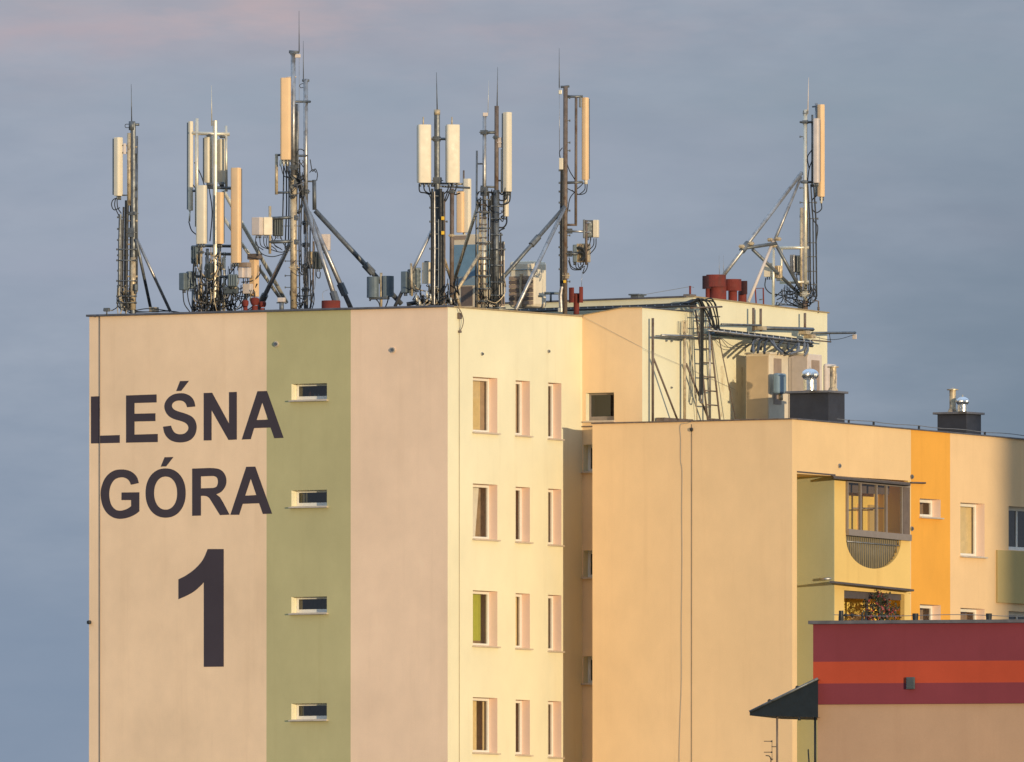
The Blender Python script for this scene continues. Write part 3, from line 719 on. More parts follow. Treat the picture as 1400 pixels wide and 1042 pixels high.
for x, r, y0, m in ((163.4, 2.0, 293, 'galv_dark'), (168, 1.3, 283, 'cable'), (172.6, 2.9, 274, 'cable'), (166, .9, 300, 'cable_grey')):
    k.t('cable_duct' if r > 1.5 else 'cable', [(x + 1, y0), (x, 330), (x - .6, 405), (x + 3, 424)], r, m)
for y in (297, 313, 328, 349, 370, 391): k.rung(161, 175 if y % 2 else 185, y)
for y in (334, 378, 398, 302): k.rung(174, 187, y, 1.1, 'warm')
k.clamp(180, 318, 9, 13); k.clamp(182, 292, 10, 5)
k.strut((186, 327, -.1), (206.5, 424, .9), 2.3, 'galv_dark'); k.strut((187, 327, .1), (233, 426, .4), 2.2, 'galv')
for i, pts in enumerate([[(163, 270), (155, 273), (152.5, 280), (156, 287), (164, 284)], [(160, 272), (161, 284), (166, 292)], [(158, 271), (157, 282), (163, 296)], [(186, 210), (187, 250), (183, 270)],
        [(163, 405), (161, 416), (166, 423), (182, 427), (230, 425.5), (250, 428)], [(172, 420), (180, 425), (205, 422), (245, 427.5)], [(162, 410), (160, 420), (152, 425)], [(172, 424), (200, 426.5), (233, 424.5)], [(165, 400), (160, 408), (163, 420), (178, 428)]]): k.c(pts, .8 if i < 3 else .75)
k.b('base_box', 205, 420, 216, 427, .2, 'warm', -20, .3); k.tangle(160, 188, 388, 426, 12, 61, (.4, .8), ('cable', 'cable', 'warm'), .2)
for y in (341, 356, 384, 405, 414): k.rung(160, 186, y, .9, 'galv_dark', -.1)
k.radio(183, 388, 188.5, 398, .12, 'box_dark', 10, -.1, 0, None, 2)
k = Kit('floodlight', 'small dark floodlight on a stub at the lettered corner of the roof edge', 'floodlight', 147, 428, 4.9)
k.t('post', [(146, 431), (146, 422)], 1.0, 'galv_dark'); k.b('lamp_housing', 142, 421, 150, 426, .12, 'galv_dark'); k.t('arm', [(141, 424), (155, 424.5)], .8, 'galv_dark')

# --- cluster mast with many antennas
k = Kit('antenna_mast', 'crowded bright mast with three long tan panels and slim white tubes on top', 'antenna mast', 294, 427, 4.7, MG)
k.t('pole', [(293.5, 428), (294, 300), (294, 165)], 3.2, 'bright'); k.rod(289, 117, 289.6, 172, 1.0, 'bright')
k.t('pole', [(269, 310), (269, 162)], 2.6, 'bright'); k.panel(261, 166, 288, .11, .09, 40, 'antenna', 0, True, False); k.t('tail', [(259.5, 288), (259, 303)], 1.2, 'bright')
k.t('crossbar', [(259, 182), (314, 183.5)], 2.6, 'bright'); k.t('crossbar', [(283, 256), (320, 257.5)], 2.2, 'galv_dark'); k.t('crossbar', [(258, 261), (270, 261)], 1.8, 'galv_dark'); k.t('crossbar', [(258, 182), (270, 182)], 1.8, 'galv_dark')
k.panel(285.5, 187, 250, .20, .13, 52, 'antenna', .2); k.panel(303.5, 190, 250, .17, .14, 40, 'antenna', .2); k.t('pole', [(309.5, 262), (309, 172)], 1.9, 'bright')
for x, y in ((286, 185), (304, 187), (303, 251), (287, 252)): k.clamp(x, y, 6, 4)
k.panel(275, 253.5, 333.5, .26, .13, -24, 'antenna', -.5); k.panel(300.3, 263, 333.5, .165, .12, -31, 'antenna_tan', -.5); k.panel(322.2, 229.5, 359.5, .25, .13, -31, 'antenna_tan', -.5)
for y0, x0, x1 in ((336, 268, 330), (347, 280, 330), (378, 268, 345), (389, 272, 300)): k.t('crossbar', [(x0, y0), (x1, y0 + .8)], 2.3, 'galv_dark', n=6)
for x, r, m, y0 in ((264.5, 2.4, 'galv_dark', 396), (275, 2.0, 'warm', 335), (283.5, 2.2, 'galv_dark', 340), (300, 2.4, 'galv_dark', 336), (307, 1.8, 'bright', 345), (336, 2.6, 'galv_dark', 400)): k.t('leg', [(x, y0), (x - .5, 428)], r, m)
k.strut((305, 260, .3), (392, 414, 2.0), 2.8, 'bright'); k.strut((305, 297, .3), (386, 412, 1.2), 2.6, 'bright')
k.radio(247, 373, 256.5, 397, .22, 'box_grey', -40); k.radio(255, 371, 267, 395, .25, 'box_grey', 10, .1, 4)
k.radio(263, 335.5, 273, 361, .2, 'box_grey', -31, .1, 3); k.radio(281.5, 360, 291, 381, .2, 'box_dark', -20, -.2, 4); k.radio(311, 375, 325, 392, .22, 'box_grey', 0, -.3, 4); k.radio(306, 392, 326, 402, .2, 'box_dark', -10, -.2)
k.b('radio_unit', 327.5, 366, 334.3, 380, .18, 'box_pink', -31, -.4); k.b('radio_unit', 334.9, 366, 341.8, 380, .18, 'box_pink', -31, -.4); k.b('heat_sink', 328, 359, 342, 365.5, .2, 'louvre', -31, -.4)
k.b('radio_unit', 343, 355, 352, 406, .22, 'antenna_tan', -31, .1); k.b('heat_sink', 340, 347, 356.5, 355, .25, 'box_brown', -31, .1); k.radio(333, 388, 345, 402, .2, 'box_pink', -25, -.1)
for x, y in ((294, 350), (294, 378), (294, 398), (275, 345), (300, 362), (300, 392), (283, 400), (322, 362)): k.clamp(x, y, 6, 4, 'warm' if x == 294 else 'galv_dark')
k.t('connector_sleeve', [(305.5, 369), (305, 352)], 2.2, 'antenna'); k.t('connector_sleeve', [(316.5, 370), (316.5, 360)], 1.6, 'box_pink'); k.t('connector_sleeve', [(326, 370), (326, 360)], 1.6, 'box_pink')
for pts in ([(266, 222), (275, 240), (280, 256)], [(258, 235), (262, 250), (268, 258)], [(258, 303), (262, 315), (270, 322)], [(286, 258), (290, 290), (287, 330)], [(292, 262), (298, 285), (292, 330)], [(250, 397), (252, 415), (260, 427)], [(256, 397), (258, 412), (264, 427)],
            [(356, 362), (355, 375), (345, 384), (330, 386)], [(352, 388), (346, 396), (330, 400)], [(325, 360), (312, 378), (301, 394), (300, 402)], [(300, 400), (312, 415), (318, 425)], [(322, 404), (330, 414), (335, 426)], [(300, 406), (312, 412), (328, 408)], [(275, 336), (271, 352), (276, 370)]): k.c(pts, .85)
k.tangle(264, 306, 338, 424, 38, 3, (.45, 1.0), ('cable', 'cable', 'cable_grey', 'warm')); k.tangle(300, 350, 362, 424, 26, 5, (.4, .9), ('cable', 'cable', 'warm')); k.tangle(262, 312, 395, 426, 14, 8, (.6, 1.2))  # pale strands colour in the sunlit highlights among the dark cables

# --- tall double mast
k = Kit('antenna_mast', 'tallest mast, a braced pair of steel poles carrying one long ochre panel', 'antenna mast', 402, 425, 4.1, MG)
k.t('pole', [(401.5, 426), (401, 240)], 4.6, 'warm'); k.t('pole', [(401, 262), (400.8, 72)], 3.4, 'galv'); k.t('collar', [(395, 70.5), (409, 71.5)], 1.9, 'galv_dark'); k.clamp(401, 73, 7, 4)
k.rod(408.8, 15, 409, 72, .85); k.t('wire', [(409, 76), (409, 140), (408, 230)], .3, 'galv'); k.b('light_bracket', 403, 74, 411, 79, .05, 'box_pink', 0)
k.panel(390.5, 106.5, 218.5, .265, .15, -6, 'antenna_tan', -.3); k.t('bracket', [(391, 106), (405, 105)], 1.2, 'box_pink'); k.t('bracket', [(391, 219), (402, 221)], 1.4, 'galv_dark')
k.t('pole', [(418, 320, .5), (418, 108, .5)], 3.3, 'galv'); k.t('pole', [(418.3, 425, .5), (418.3, 296, .5)], 3.2, 'galv'); k.t('collar', [(413, 110, .5), (423, 110, .5)], 1.8, 'galv_dark'); k.rod(414.6, 56, 414.8, 110, .8, 'galv_dark', .5)
k.c([(415, 114, .5), (410, 116, .5), (411, 120, .5), (416, 119, .5)], .5)
k.t('bracket', [(403, 139), (424, 139, .5)], 1.7, 'galv_dark'); k.t('bracket', [(401, 213), (420, 213, .5)], 1.7, 'galv_dark'); k.t('bracket', [(376, 263.5), (404, 263)], 1.6, 'galv_dark'); k.t('bracket', [(376, 212), (384, 212)], 1.6, 'galv_dark')
k.t('slim_antenna', [(406, 240), (406, 142)], 1.9, 'galv_dark'); k.t('slim_antenna', [(406.4, 190), (406.4, 152)], 1.6, 'antenna', None, 8)
k.t('post', [(378, 266), (378, 211)], 2.2, 'warm'); k.t('post', [(430, 287, .5), (429.5, 246, .5)], 2.8, 'galv_dark'); k.t('bracket', [(418, 248, .5), (432, 248, .5)], 1.2, 'galv_dark')
k.strut((408, 236, .2), (413, 268, .3), 3.6, 'galv_dark'); k.strut((413, 266, .3), (463, 423, -.6), 3.4, 'galv', .9); k.strut((422, 290, .4), (480, 422, .6), 3.4, 'galv', .80); k.strut((431, 288, .5), (549, 416, 1.0), 3.5, 'galv_dark', .62)
k.strut((397, 332, .3), (353, 422, 1.5), 3.2, 'galv', .86); k.strut((418, 268, .5), (408, 292, .3), 2.2, 'galv_dark')
k.radio(347, 297, 361, 322, .3, 'box_pink', -35, 0, 0); k.radio(359, 297, 371.5, 322, .28, 'antenna', 10, .05); k.radio(373, 299, 387, 323, .25, 'box_dark', 5, .2, 4); k.t('post', [(369, 347), (369, 282)], 2.0, 'warm')
k.t('bracket', [(372, 298.5), (402, 297)], 2.2, 'galv_dark'); k.t('bracket', [(368, 331), (402, 330)], 2.4, 'galv_dark')
for pts in ([(350, 323), (350, 334), (360, 342)], [(355, 323), (357, 336), (368, 341)], [(360, 323), (362, 336), (372, 342)], [(365, 323), (366, 338), (385, 345), (394, 338)], [(371, 323), (376, 336), (384, 340)], [(378, 324), (374, 333), (386, 342)], [(384, 324), (388, 334), (395, 340)], [(350, 330), (357, 346), (372, 351), (388, 347)], [(369, 335), (376, 340), (379, 344)]): k.c(pts, .7)
for y, d_ in ((331, 0), (298, 0), (366, 0), (250, 0), (229, 0)): k.clamp(402, y, 9, 7, 'galv_dark' if y != 366 else 'warm')
for y in (335, 364, 396, 305, 262): k.clamp(418, y, 8, 6, 'galv_dark', .5)
for y in (288, 309, 343, 357, 377, 393): k.rung(390 if y % 2 else 402, 410, y, .6)
for x, y0, y1 in ((388, 222, 296), (391.5, 222, 340), (395, 224, 330), (410, 225, 420), (412.5, 270, 372), (407, 240, 300), (424, 300, 420)): k.t('cable', [(x, y0, .2), (x + rnd.uniform(-1.5, 1.5), (y0 + y1) / 2, .2), (x + rnd.uniform(-2, 2), y1, .2)], .9, 'cable')
for x in (383.5, 388, 393): k.t('connector_sleeve', [(x, 219, -.3), (x, 227, -.3)], 1.4, 'bright' if x > 384 else 'slate_blue')
for pts in ([(384, 227), (388, 240), (396, 244)], [(388, 227), (392, 240), (398, 246)], [(393, 227), (394, 238), (400, 247)], [(404, 218), (408, 205), (415, 206, .5), (416, 216, .5)], [(424, 218, .5), (427, 234, .5), (431, 231, .5), (434, 238, .5), (433, 247, .5)], [(423, 236, .5), (428, 232, .5), (432, 236, .5)], [(404, 214), (410, 222, .5), (416, 230, .5)]): k.c(pts, .7)
k.t('post', [(428.5, 330, .5), (428, 400, .5), (424, 422, .5)], 1.3, 'rusty'); k.radio(439.5, 320, 451.5, 343, .18, 'box_pink', -10, .6); k.radio(429, 344, 440, 368, .2, 'box_dark', -15, .5, 3); k.radio(421, 344, 428, 362, .15, 'warm', -25, .5)
k.c([(440, 343, .6), (443, 354, .5), (438, 366, .5)], .8); k.c([(432, 368, .5), (433, 378, .5), (437, 380, .5), (438, 372, .5)], .8); k.t('bracket', [(418, 345, .5), (440, 345, .5)], 1.3, 'galv_dark'); k.t('bracket', [(418, 366, .5), (440, 366, .5)], 1.5, 'galv_dark')
k.tangle(394, 416, 218, 266, 18, 21, (.5, .9)); k.tangle(402, 430, 290, 410, 12, 23, (.4, .8)); k.tangle(394, 432, 395, 424, 7, 25, (.5, .9))
k = Kit('roof_vent', 'short grey vent pipe with a pale cap between the struts of the tallest mast', 'vent', 385, 424, 3.4)
k.t('pipe', [(385, 428), (385, 412)], 3.2, 'galv_dark'); k.b('cap', 380, 407, 389.5, 413, .14, 'box_pink', -20); k.t('flange', [(378, 414), (392, 414)], .9, 'galv_dark')
k = Kit('roof_vent', 'low round red drum on the roof beside the tallest mast', 'vent', 452, 424, 3.4)
MB().lathe(k.p((452.5, 426)), [(.24, 0), (.24, .26), (.235, .275), (.2, .275)], 24).build('drum', 'red', k.root); k.c([(442, 412), (441.5, 400), (449, 396)], .35, 'galv', 'wire')
k = Kit('equipment_box', 'pair of curved grey boxes on a short post at the roof edge', 'equipment box', 521, 423, 2.6)
def curved(k, name, xc, y0, y1, w, dep, phi, mat, dd=0):
    c0, c1 = k.p((xc, y1, dd)), k.p((xc, y0, dd)); mb = MB(); f, t = face_dir(phi), face_tan(phi); pts = []
    for i in range(9): a = -1 + 2 * i / 8; pts.append(t * (a * w / 2) + f * (dep * (1 - a * a * .55)))
    pts += [t * w / 2 - f * dep * .2, -t * w / 2 - f * dep * .2]
    o = mb.poly([c0 + p for p in pts], [], UP * (c1.z - c0.z)); ob = o.build(name, mat, k.root, .01)
    return ob
curved(k, 'box_shell', 510.5, 378.5, 407, .32, .16, -40, 'box_grey'); curved(k, 'box_shell', 529, 377.5, 406, .32, .17, 30, 'box_grey', .05)
k.t('post', [(521, 428), (521, 373)], 2.0, 'warm'); k.b('bracket', 505, 406, 532, 409.5, .2, 'galv_dark')
k.c([(514, 409), (518, 414), (520, 422)], .9); k.c([(531, 408), (529, 415), (525, 424)], .9); k.c([(505, 410), (507, 411)], 1.4)

# --- twin cream panels on a dark mast by the corner
k = Kit('antenna_mast', 'dark mast with two short cream panels side by side above the block corner', 'antenna mast', 598, 420, 1.7, MG)
k.t('pole', [(597, 422), (597.5, 300), (597.5, 152)], 4.0, 'galv_dark'); k.t('collar', [(597.5, 157), (597.5, 150)], 4.4, 'warm'); k.rod(596.7, 99, 597.7, 150, 1.0); k.t('pole', [(597, 168), (597, 152)], 3.3, 'warm')
for xc in (580.2, 619.3):
    k.panel(xc, 170.5, 250, .345, .16, 14, 'antenna', -.25); k.t('post', [(xc - 1.5, 172, -.1), (xc - 1.5, 160, -.1)], 1.0, 'warm')
    k.t('bracket', [(xc, 190, -.1), (597, 190)], 1.9, 'galv_dark')
k.t('bracket', [(574, 251), (618, 251)], 1.5, 'galv_dark'); k.t('bracket', [(590, 254), (642, 257, .8)], 1.5, 'galv_dark'); k.clamp(597, 190, 9, 7); k.clamp(598, 247, 10, 9)
for x, r, y0, m in ((591, 1.6, 258, 'cable'), (593.8, 1.2, 262, 'galv'), (602, 2.6, 258, 'cable'), (605.8, 1.8, 262, 'cable'), (607.8, 1.0, 275, 'rusty'), (589.4, .9, 268, 'cable'), (600, 1.2, 300, 'bright')):
    k.t('cable_duct' if r > 1.7 else 'cable', [(x, y0, -.2), (x + .4, 340, -.2), (x - .2, 416, -.2)], r, m)
for y in (268, 284, 303, 320, 340, 369, 392): k.rung(588, 601 if y % 3 else 611, y, .9, 'galv_dark', -.2)
for y in (296, 316): k.b('tape_band', 603, y, 607.5, y + 5, .06, 'yellow_tape', 0, -.3)
k.t('pole', [(617.5, 421), (618, 258)], 3.0, 'rusty'); k.clamp(617.5, 322, 6, 4, 'warm'); k.clamp(618, 262, 7, 5)
k.strut((590, 316, -.1), (540, 419, .4), 2.5, 'galv'); k.strut((603, 340, .4), (617, 384, 1.4), 2.2, 'warm')
k.radio(550, 371, 559, 401, .2, 'box_grey', -35, .2); k.radio(558, 368, 567, 400, .2, 'box_dark', 15, .3, 3); k.radio(566, 366, 574, 396, .2, 'box_grey', 20, .3, 3); curved(k, 'radio_unit', 583.5, 359, 388, .24, .12, 10, 'antenna', .2); k.b('cap', 580, 357, 587, 361, .1, 'box_dark', 0, .2)
k.t('post', [(563, 405), (562, 360)], 1.6, 'warm')
for pts in ([(573, 251), (574, 262), (582, 264), (588, 268), (590, 280)], [(579, 251), (581, 261), (590, 266)], [(586, 251), (588, 262), (593, 272)], [(613, 251), (612, 260), (604, 268)], [(618, 251), (612, 270), (607, 278)], [(625, 252), (622, 262), (618, 266), (612, 262)], [(612, 262), (608, 275), (606, 290)], [(629, 264), (622, 266), (619, 260)]): k.c(pts, 1.0)
k.tangle(566, 612, 386, 417, 26, 31, (.5, 1.3), ('cable', 'cable', 'warm', 'cable_grey')); k.tangle(590, 626, 376, 418, 16, 33, (.5, 1.2), ('cable', 'cable', 'warm'))
k.c([(556, 416), (580, 413), (605, 416)], 3.2); k.c([(590, 414), (606, 406), (618, 416)], 2.2)
for x, y in ((569, 404), (573, 410), (583, 398), (588, 402), (616, 407)): k.t('gland', [(x, y, -.3), (x + 1, y + 9, -.3)], 1.5, 'bright')

# --- pair of tan panels further back
k = Kit('antenna_mast', 'short mast with two slim tan panels showing behind the twin cream panels', 'antenna mast', 634, 416, 7.0, MG)
k.t('pole', [(634, 425), (634, 233)], 1.3, 'rusty'); k.panel(629, 262, 318, .19, .11, -28, 'antenna_tan', -.1, False, False); k.panel(638.3, 244.5, 318, .19, .12, -28, 'antenna', -.1, False, False)
k.t('bracket', [(626, 262), (641, 262)], 1.3, 'galv_dark'); k.t('bracket', [(621, 252), (640, 251)], 1.5, 'warm'); k.t('foot_pipe', [(635, 324), (635, 317)], 1.3, 'antenna')

# --- double mast with laddered cables by the corner
k = Kit('antenna_mast', 'twin poles with rungs of black cables and a slim cream panel facing the sun', 'antenna mast', 670, 420, 3.3, MG)
k.t('pole', [(661, 424), (662, 300)], 3.4, 'bright'); k.t('pole', [(662, 308), (662.5, 155)], 2.7, 'galv'); k.rod(668.3, 110, 667, 157, .5, 'bright'); k.b('cap', 660, 154, 667, 159, .1, 'box_pink', 0)
k.t('pole', [(678, 424), (678.5, 260)], 4.4, 'galv_dark'); k.t('pole', [(678.7, 300), (679, 145)], 3.0, 'rusty'); k.rod(680.4, 92, 679.6, 146, .95)
k.t('thin_pole', [(650.5, 420), (652, 206)], 1.4, 'galv_dark'); k.t('thin_pole', [(654, 421), (656.5, 290)], 2.0, 'warm')
k.t('bracket', [(657, 181), (679, 181)], 2.2, 'galv_dark'); k.t('bracket', [(652, 224), (665, 224)], 1.1, 'galv_dark'); k.t('bracket', [(657, 255), (680, 256)], 1.5, 'galv_dark'); k.clamp(662, 181, 9, 6); k.clamp(662, 262, 9, 12); k.clamp(684, 195, 6, 14, 'box_pink'); k.clamp(678, 188, 6, 5); k.t('bracket', [(680, 191), (692, 191)], 1.5, 'galv_dark'); k.t('bracket', [(680, 247), (692, 247)], 1.2, 'galv_dark')
k.panel(694.5, 153.5, 262, .2, .15, 48, 'antenna', -.1); k.panel(692, 262, 296, .13, .11, 48, 'antenna', .15, False, False); k.t('slim_antenna', [(686, 264), (686, 204)], 1.5, 'antenna')
for i, y in enumerate((273, 290, 312, 332, 354, 377, 395, 412)): k.rung(654, 670, y, 1.1, 'galv_dark', -.15); k.rung(672, 690 if i % 2 else 686, y + 9, 1.1, 'galv_dark', -.15)
for y in range(280, 420, 9): k.rung(658, 665, y, .6, 'rusty', -.1)
for x, y0 in ((684.5, 318), (688, 330), (674, 262), (671.5, 268), (668, 262), (657, 270)): k.t('cable', [(x, y0), (x - .6, 360), (x + .2, 416)], 1.2, 'cable')
for pts in ([(692.5, 296, .15), (692.5, 305), (688, 311), (678, 312), (675, 324), (676, 350)], [(694, 262), (692, 272), (684, 274), (680, 268)], [(698, 262), (696, 276), (686, 280), (678, 276)], [(690, 262), (686, 266), (680, 260)], [(676, 262), (670, 276), (668, 300)], [(672, 264), (666, 262), (660, 266)], [(690, 312), (682, 318), (680, 340)], [(655, 262), (652, 270), (657, 285)]): k.c(pts, 1.1)
k.strut((655, 276, .2), (618, 393, 1.0), 2.4, 'warm'); k.strut((657, 345, -.3), (620, 405, -1.1), 2.3, 'warm'); k.strut((620, 390, -1.0), (629, 420, -1.0), 2.2, 'warm')
k.tangle(655, 690, 360, 420, 14, 41, (.5, .9), ('cable', 'cable', 'warm')); k.tangle(660, 692, 255, 300, 8, 43, (.5, .9))

# --- mast with ochre panel at the end of the sunlit wall
k = Kit('antenna_mast', 'mast with one ochre panel on an outrigger, standing at the end of the sunlit wall', 'antenna mast', 773, 428, 5.4, MG)
k.t('pole', [(772.5, 432), (773.2, 118)], 3.2, 'rusty'); k.t('collar', [(766.5, 119), (778.5, 118)], 1.7, 'galv_dark'); k.rod(764.5, 66, 764.6, 120, .8); k.t('wire', [(764.6, 120), (765, 215)], .35, 'galv'); k.b('lamp', 763.5, 123, 768, 129, .06, 'bright', 0)
k.panel(799.7, 133.5, 246, .16, .12, -31, 'antenna_tan', .1, True, False); k.t('connector_sleeve', [(801, 252, .1), (801, 245, .1)], 2.6, 'antenna'); k.t('pole', [(787.2, 308), (787.6, 132)], 1.9, 'rusty')
k.t('bracket', [(774, 132), (797, 132)], 1.9, 'galv_dark'); k.b('bracket', 791.5, 130, 795, 147, .05, 'galv_dark', 0); k.t('bracket', [(773, 250), (797, 249)], 1.9, 'galv_dark'); k.t('bracket', [(774, 307.5), (789, 307.5)], 1.6, 'rusty')
for x, r in ((768.6, 2.2), (766.4, 1.1), (770.5, 1.2)): k.t('cable_duct' if r > 2 else 'cable', [(x + 1, 222), (x, 300), (x, 422)], r, 'cable')
for y in (233, 250, 262, 277, 290, 306, 318, 338, 349, 368): k.rung(765, 775, y, 1.0)
for y in (134, 165, 195, 206, 288, 322, 385): k.rung(773, 779, y, .7)
k.b('junction_box', 764.5, 216, 770, 232, .08, 'antenna', -10, -.1); k.c([(766, 216), (765, 208), (769, 202)], .7)
for pts in ([(800, 252), (799, 260), (790, 266), (782, 260)], [(803, 252), (801, 263), (792, 266), (784, 262), (776, 258)], [(772, 212), (778, 232), (786, 246), (789, 256)], [(798, 250), (792, 256), (786, 260)], [(786, 262), (779, 272), (776, 290)]): k.c(pts, .75)
k.strut((772, 283, -.1), (675, 394, -1.6), 3.0, 'galv_dark', .42); k.strut((772, 284, -.1), (705, 424, -2.6), 2.8, 'galv')
k.t('post', [(801.5, 362), (801.5, 301)], 1.9, 'rusty'); k.t('bracket', [(776, 316), (802, 316.5)], 1.7, 'galv'); k.clamp(779, 316, 6, 7); k.clamp(779, 347, 6, 8); k.t('bracket', [(777, 347), (790, 347)], 2.2, 'galv_dark')
k.radio(797.5, 301, 811, 325, .16, 'box_dark', 12, .15, 0); k.b('radio_front', 811, 300.5, 818.6, 325, .15, 'antenna', -15, .1, .02); k.clamp(805, 305, 4, 3, 'galv'); k.clamp(805, 318, 4, 3, 'galv'); k.b('bracket', 797, 300, 800, 326, .08, 'galv_dark', 0)
k.radio(783, 334.5, 789, 359, .16, 'box_grey', 0, .1); k.radio(789, 333, 806.5, 359, .2, 'warm', -20, .2, 4); k.c([(790, 338), (797, 341), (800, 350), (796, 356)], 2.2); k.c([(786, 346), (796, 346), (801, 355)], 1.8)
for pts in ([(812, 326), (811, 336), (802, 344)], [(815, 326), (814, 338), (806, 348)], [(808, 326), (806, 334), (803, 338)], [(787, 360), (788, 366), (794, 368), (798, 360)], [(790, 360), (792, 366), (797, 362)], [(778, 352), (781, 364), (790, 368), (800, 364)], [(777, 356), (782, 368), (795, 369)], [(804, 360), (802, 368), (797, 374), (799, 366)]): k.c(pts, .75)
k.t('wire', [(796, 372, .3), (795, 392, .3)], .3, 'galv'); k.clamp(774, 377, 7, 8, 'warm'); k.b('tape_band', 770, 383, 774, 387, .06, 'yellow_tape', 0, -.15); k.t('hose', [(768, 392, -.2), (766, 404, -.2), (767, 424, -.2)], 2.6, 'galv'); k.b('base_box', 763, 421, 769, 427, .1, 'bright', -10, -.2)

# --- braced mast on the lift house
k = Kit('antenna_mast', 'braced bright mast with two slim sunlit panels on the lift house roof', 'antenna mast', 1101, 424, 12.4, MG)
k.t('pole', [(1101, 426), (1101, 150)], 3.0, 'bright'); k.t('pole', [(1095.2, 405), (1095.6, 284)], 2.2, 'warm'); k.rod(1105.6, 106, 1104.4, 156, 1.0, 'box_pink')
k.t('collar', [(1098, 152), (1105, 153)], 1.8, 'galv_dark'); k.clamp(1101, 155, 5, 6)
k.panel(1123.2, 143, 269, .16, .13, 45, 'antenna_tan', 0); k.panel(1115.8, 162, 250, .15, .11, -25, 'box_pink', -.3); k.t('connector_sleeve', [(1122.8, 278), (1123, 269)], 1.7, 'antenna')
k.t('post', [(1116.2, 268, .2), (1116, 141, .2)], 2.0, 'galv'); k.t('post', [(1110.5, 256, .1), (1110.5, 157, .1)], 1.5, 'galv_dark')
for y in (167, 249): k.t('bracket', [(1095, y), (1114, y, .1)], 1.8, 'galv_dark'); k.clamp(1101, y, 7, 5)
k.t('bracket', [(1111, 146, .2), (1120, 145)], 1.2, 'galv_dark'); k.t('bracket', [(1114, 268, .2), (1121, 265)], 1.4, 'galv_dark')
k.strut((1096, 236, .1), (988, 378, -2.2), 3.0, 'galv', .72); k.strut((1095, 242, .1), (1057, 334, -.8), 2.3, 'galv'); k.strut((1057, 330, -.8), (1023, 413, -1.6), 2.4, 'box_pink')
k.strut((1013, 340, -1.7), (1061, 333, -.8), 2.5, 'galv_dark'); k.strut((1060, 333, -.8), (1101, 408, .1), 2.4, 'galv_dark'); k.strut((1029, 341, -1.4), (1096, 405, .3), 2.4, 'galv_dark')
for x, y, d_ in ((1014, 337, -1.7), (1027, 333, -1.5), (1053, 328, -.8), (1064, 327, -.8), (1058, 336, -.8)): k.clamp(x, y, 6, 5, 'warm', d_)
k.t('post', [(1057, 420, -.6), (1057.5, 337, -.6)], 2.1, 'bright'); k.t('frame_bar', [(1066, 339), (1106, 338.5)], 2.4, 'bright'); k.t('frame_bar', [(1066, 386), (1106, 385.5)], 2.4, 'bright'); k.t('frame_bar', [(1068, 386), (1068.5, 339)], 1.9, 'bright')
k.radio(1045.5, 359.5, 1058, 379, .25, 'box_cream', -20, -.4, 0); k.radio(1060, 363, 1068, 381, .2, 'warm', 20, -.4, 3); k.radio(1080.5, 347.5, 1088, 373, .15, 'galv', -20, .1, 3); k.radio(1087.5, 349, 1095, 373, .18, 'box_dark', 10, .1, 3)
for x, r in ((1107, 1.2), (1111.5, .9), (1115.5, 1.1), (1104.5, .8)): k.t('cable', [(x - 3, 252), (x, 300), (x + .5, 350), (x + 1, 402)], r, 'cable')
for y in (277, 299, 332, 351, 371, 389): k.rung(1104, 1116 if y != 299 else 1118, y, .7)
for y in (167, 187, 257, 277, 296): k.rung(1094, 1100, y, .7)
for pts in ([(1123, 278), (1123, 286), (1116, 291), (1110, 286)], [(1110, 205), (1104, 215), (1106, 230)], [(1110, 220), (1106, 232), (1104, 250)], [(1116, 268, .2), (1110, 276), (1112, 300), (1118, 310), (1116, 330)], [(1116, 400), (1114, 412), (1104, 414), (1092, 410)], [(1108, 390), (1112, 402), (1104, 410)], [(1047, 380), (1046, 392), (1052, 400), (1062, 404)], [(1060, 402), (1075, 406), (1090, 410), (1100, 412)], [(1060, 406), (1070, 398), (1082, 400)], [(1062, 410), (1080, 402), (1098, 404)], [(1058, 418), (1075, 417), (1095, 420)], [(1088, 374), (1090, 384), (1086, 396)], [(1112, 392), (1117, 404), (1111, 413)]): k.c(pts, .85)
k.tangle(1060, 1114, 385, 415, 24, 51, (.4, .9)); k.clamp(1101, 402, 8, 8, 'bright'); k.t('base', [(1100, 430), (1101, 412)], 4.2, 'rusty'); k.b('bracket', 1091, 414, 1097, 422, .1, 'galv_dark')
for nm, pts, lb in (('roof_railing', [(1034, 418, -1.2), (1032.5, 394.5, -1.2), (1043.5, 394, -1.2), (1044, 419, -1.2)], 'thin purple-red pipe frame standing behind the lift house roof edge'), ('vent_pipe', [(1119, 428, .2), (1119, 412, .2), (1115, 411, .2)], 'bent dark vent pipe at the end of the lift house roof')):
    kk = Kit(nm, lb, 'pipe', pts[0][0], pts[0][1], 11); kk.t('pipe', [(x, y, d_ + 1.2) for x, y, d_ in pts], 1.2, 'rusty' if nm == 'vent_pipe' else 'red', n=6)
    if nm == 'vent_pipe': kk.t('collar', [(1119, 424, 1.4), (1119, 420, 1.4)], 1.7, 'rusty')
    else: kk.t('valve', [(1038, 410, 0), (1044, 409, 0)], .8, 'galv_dark')

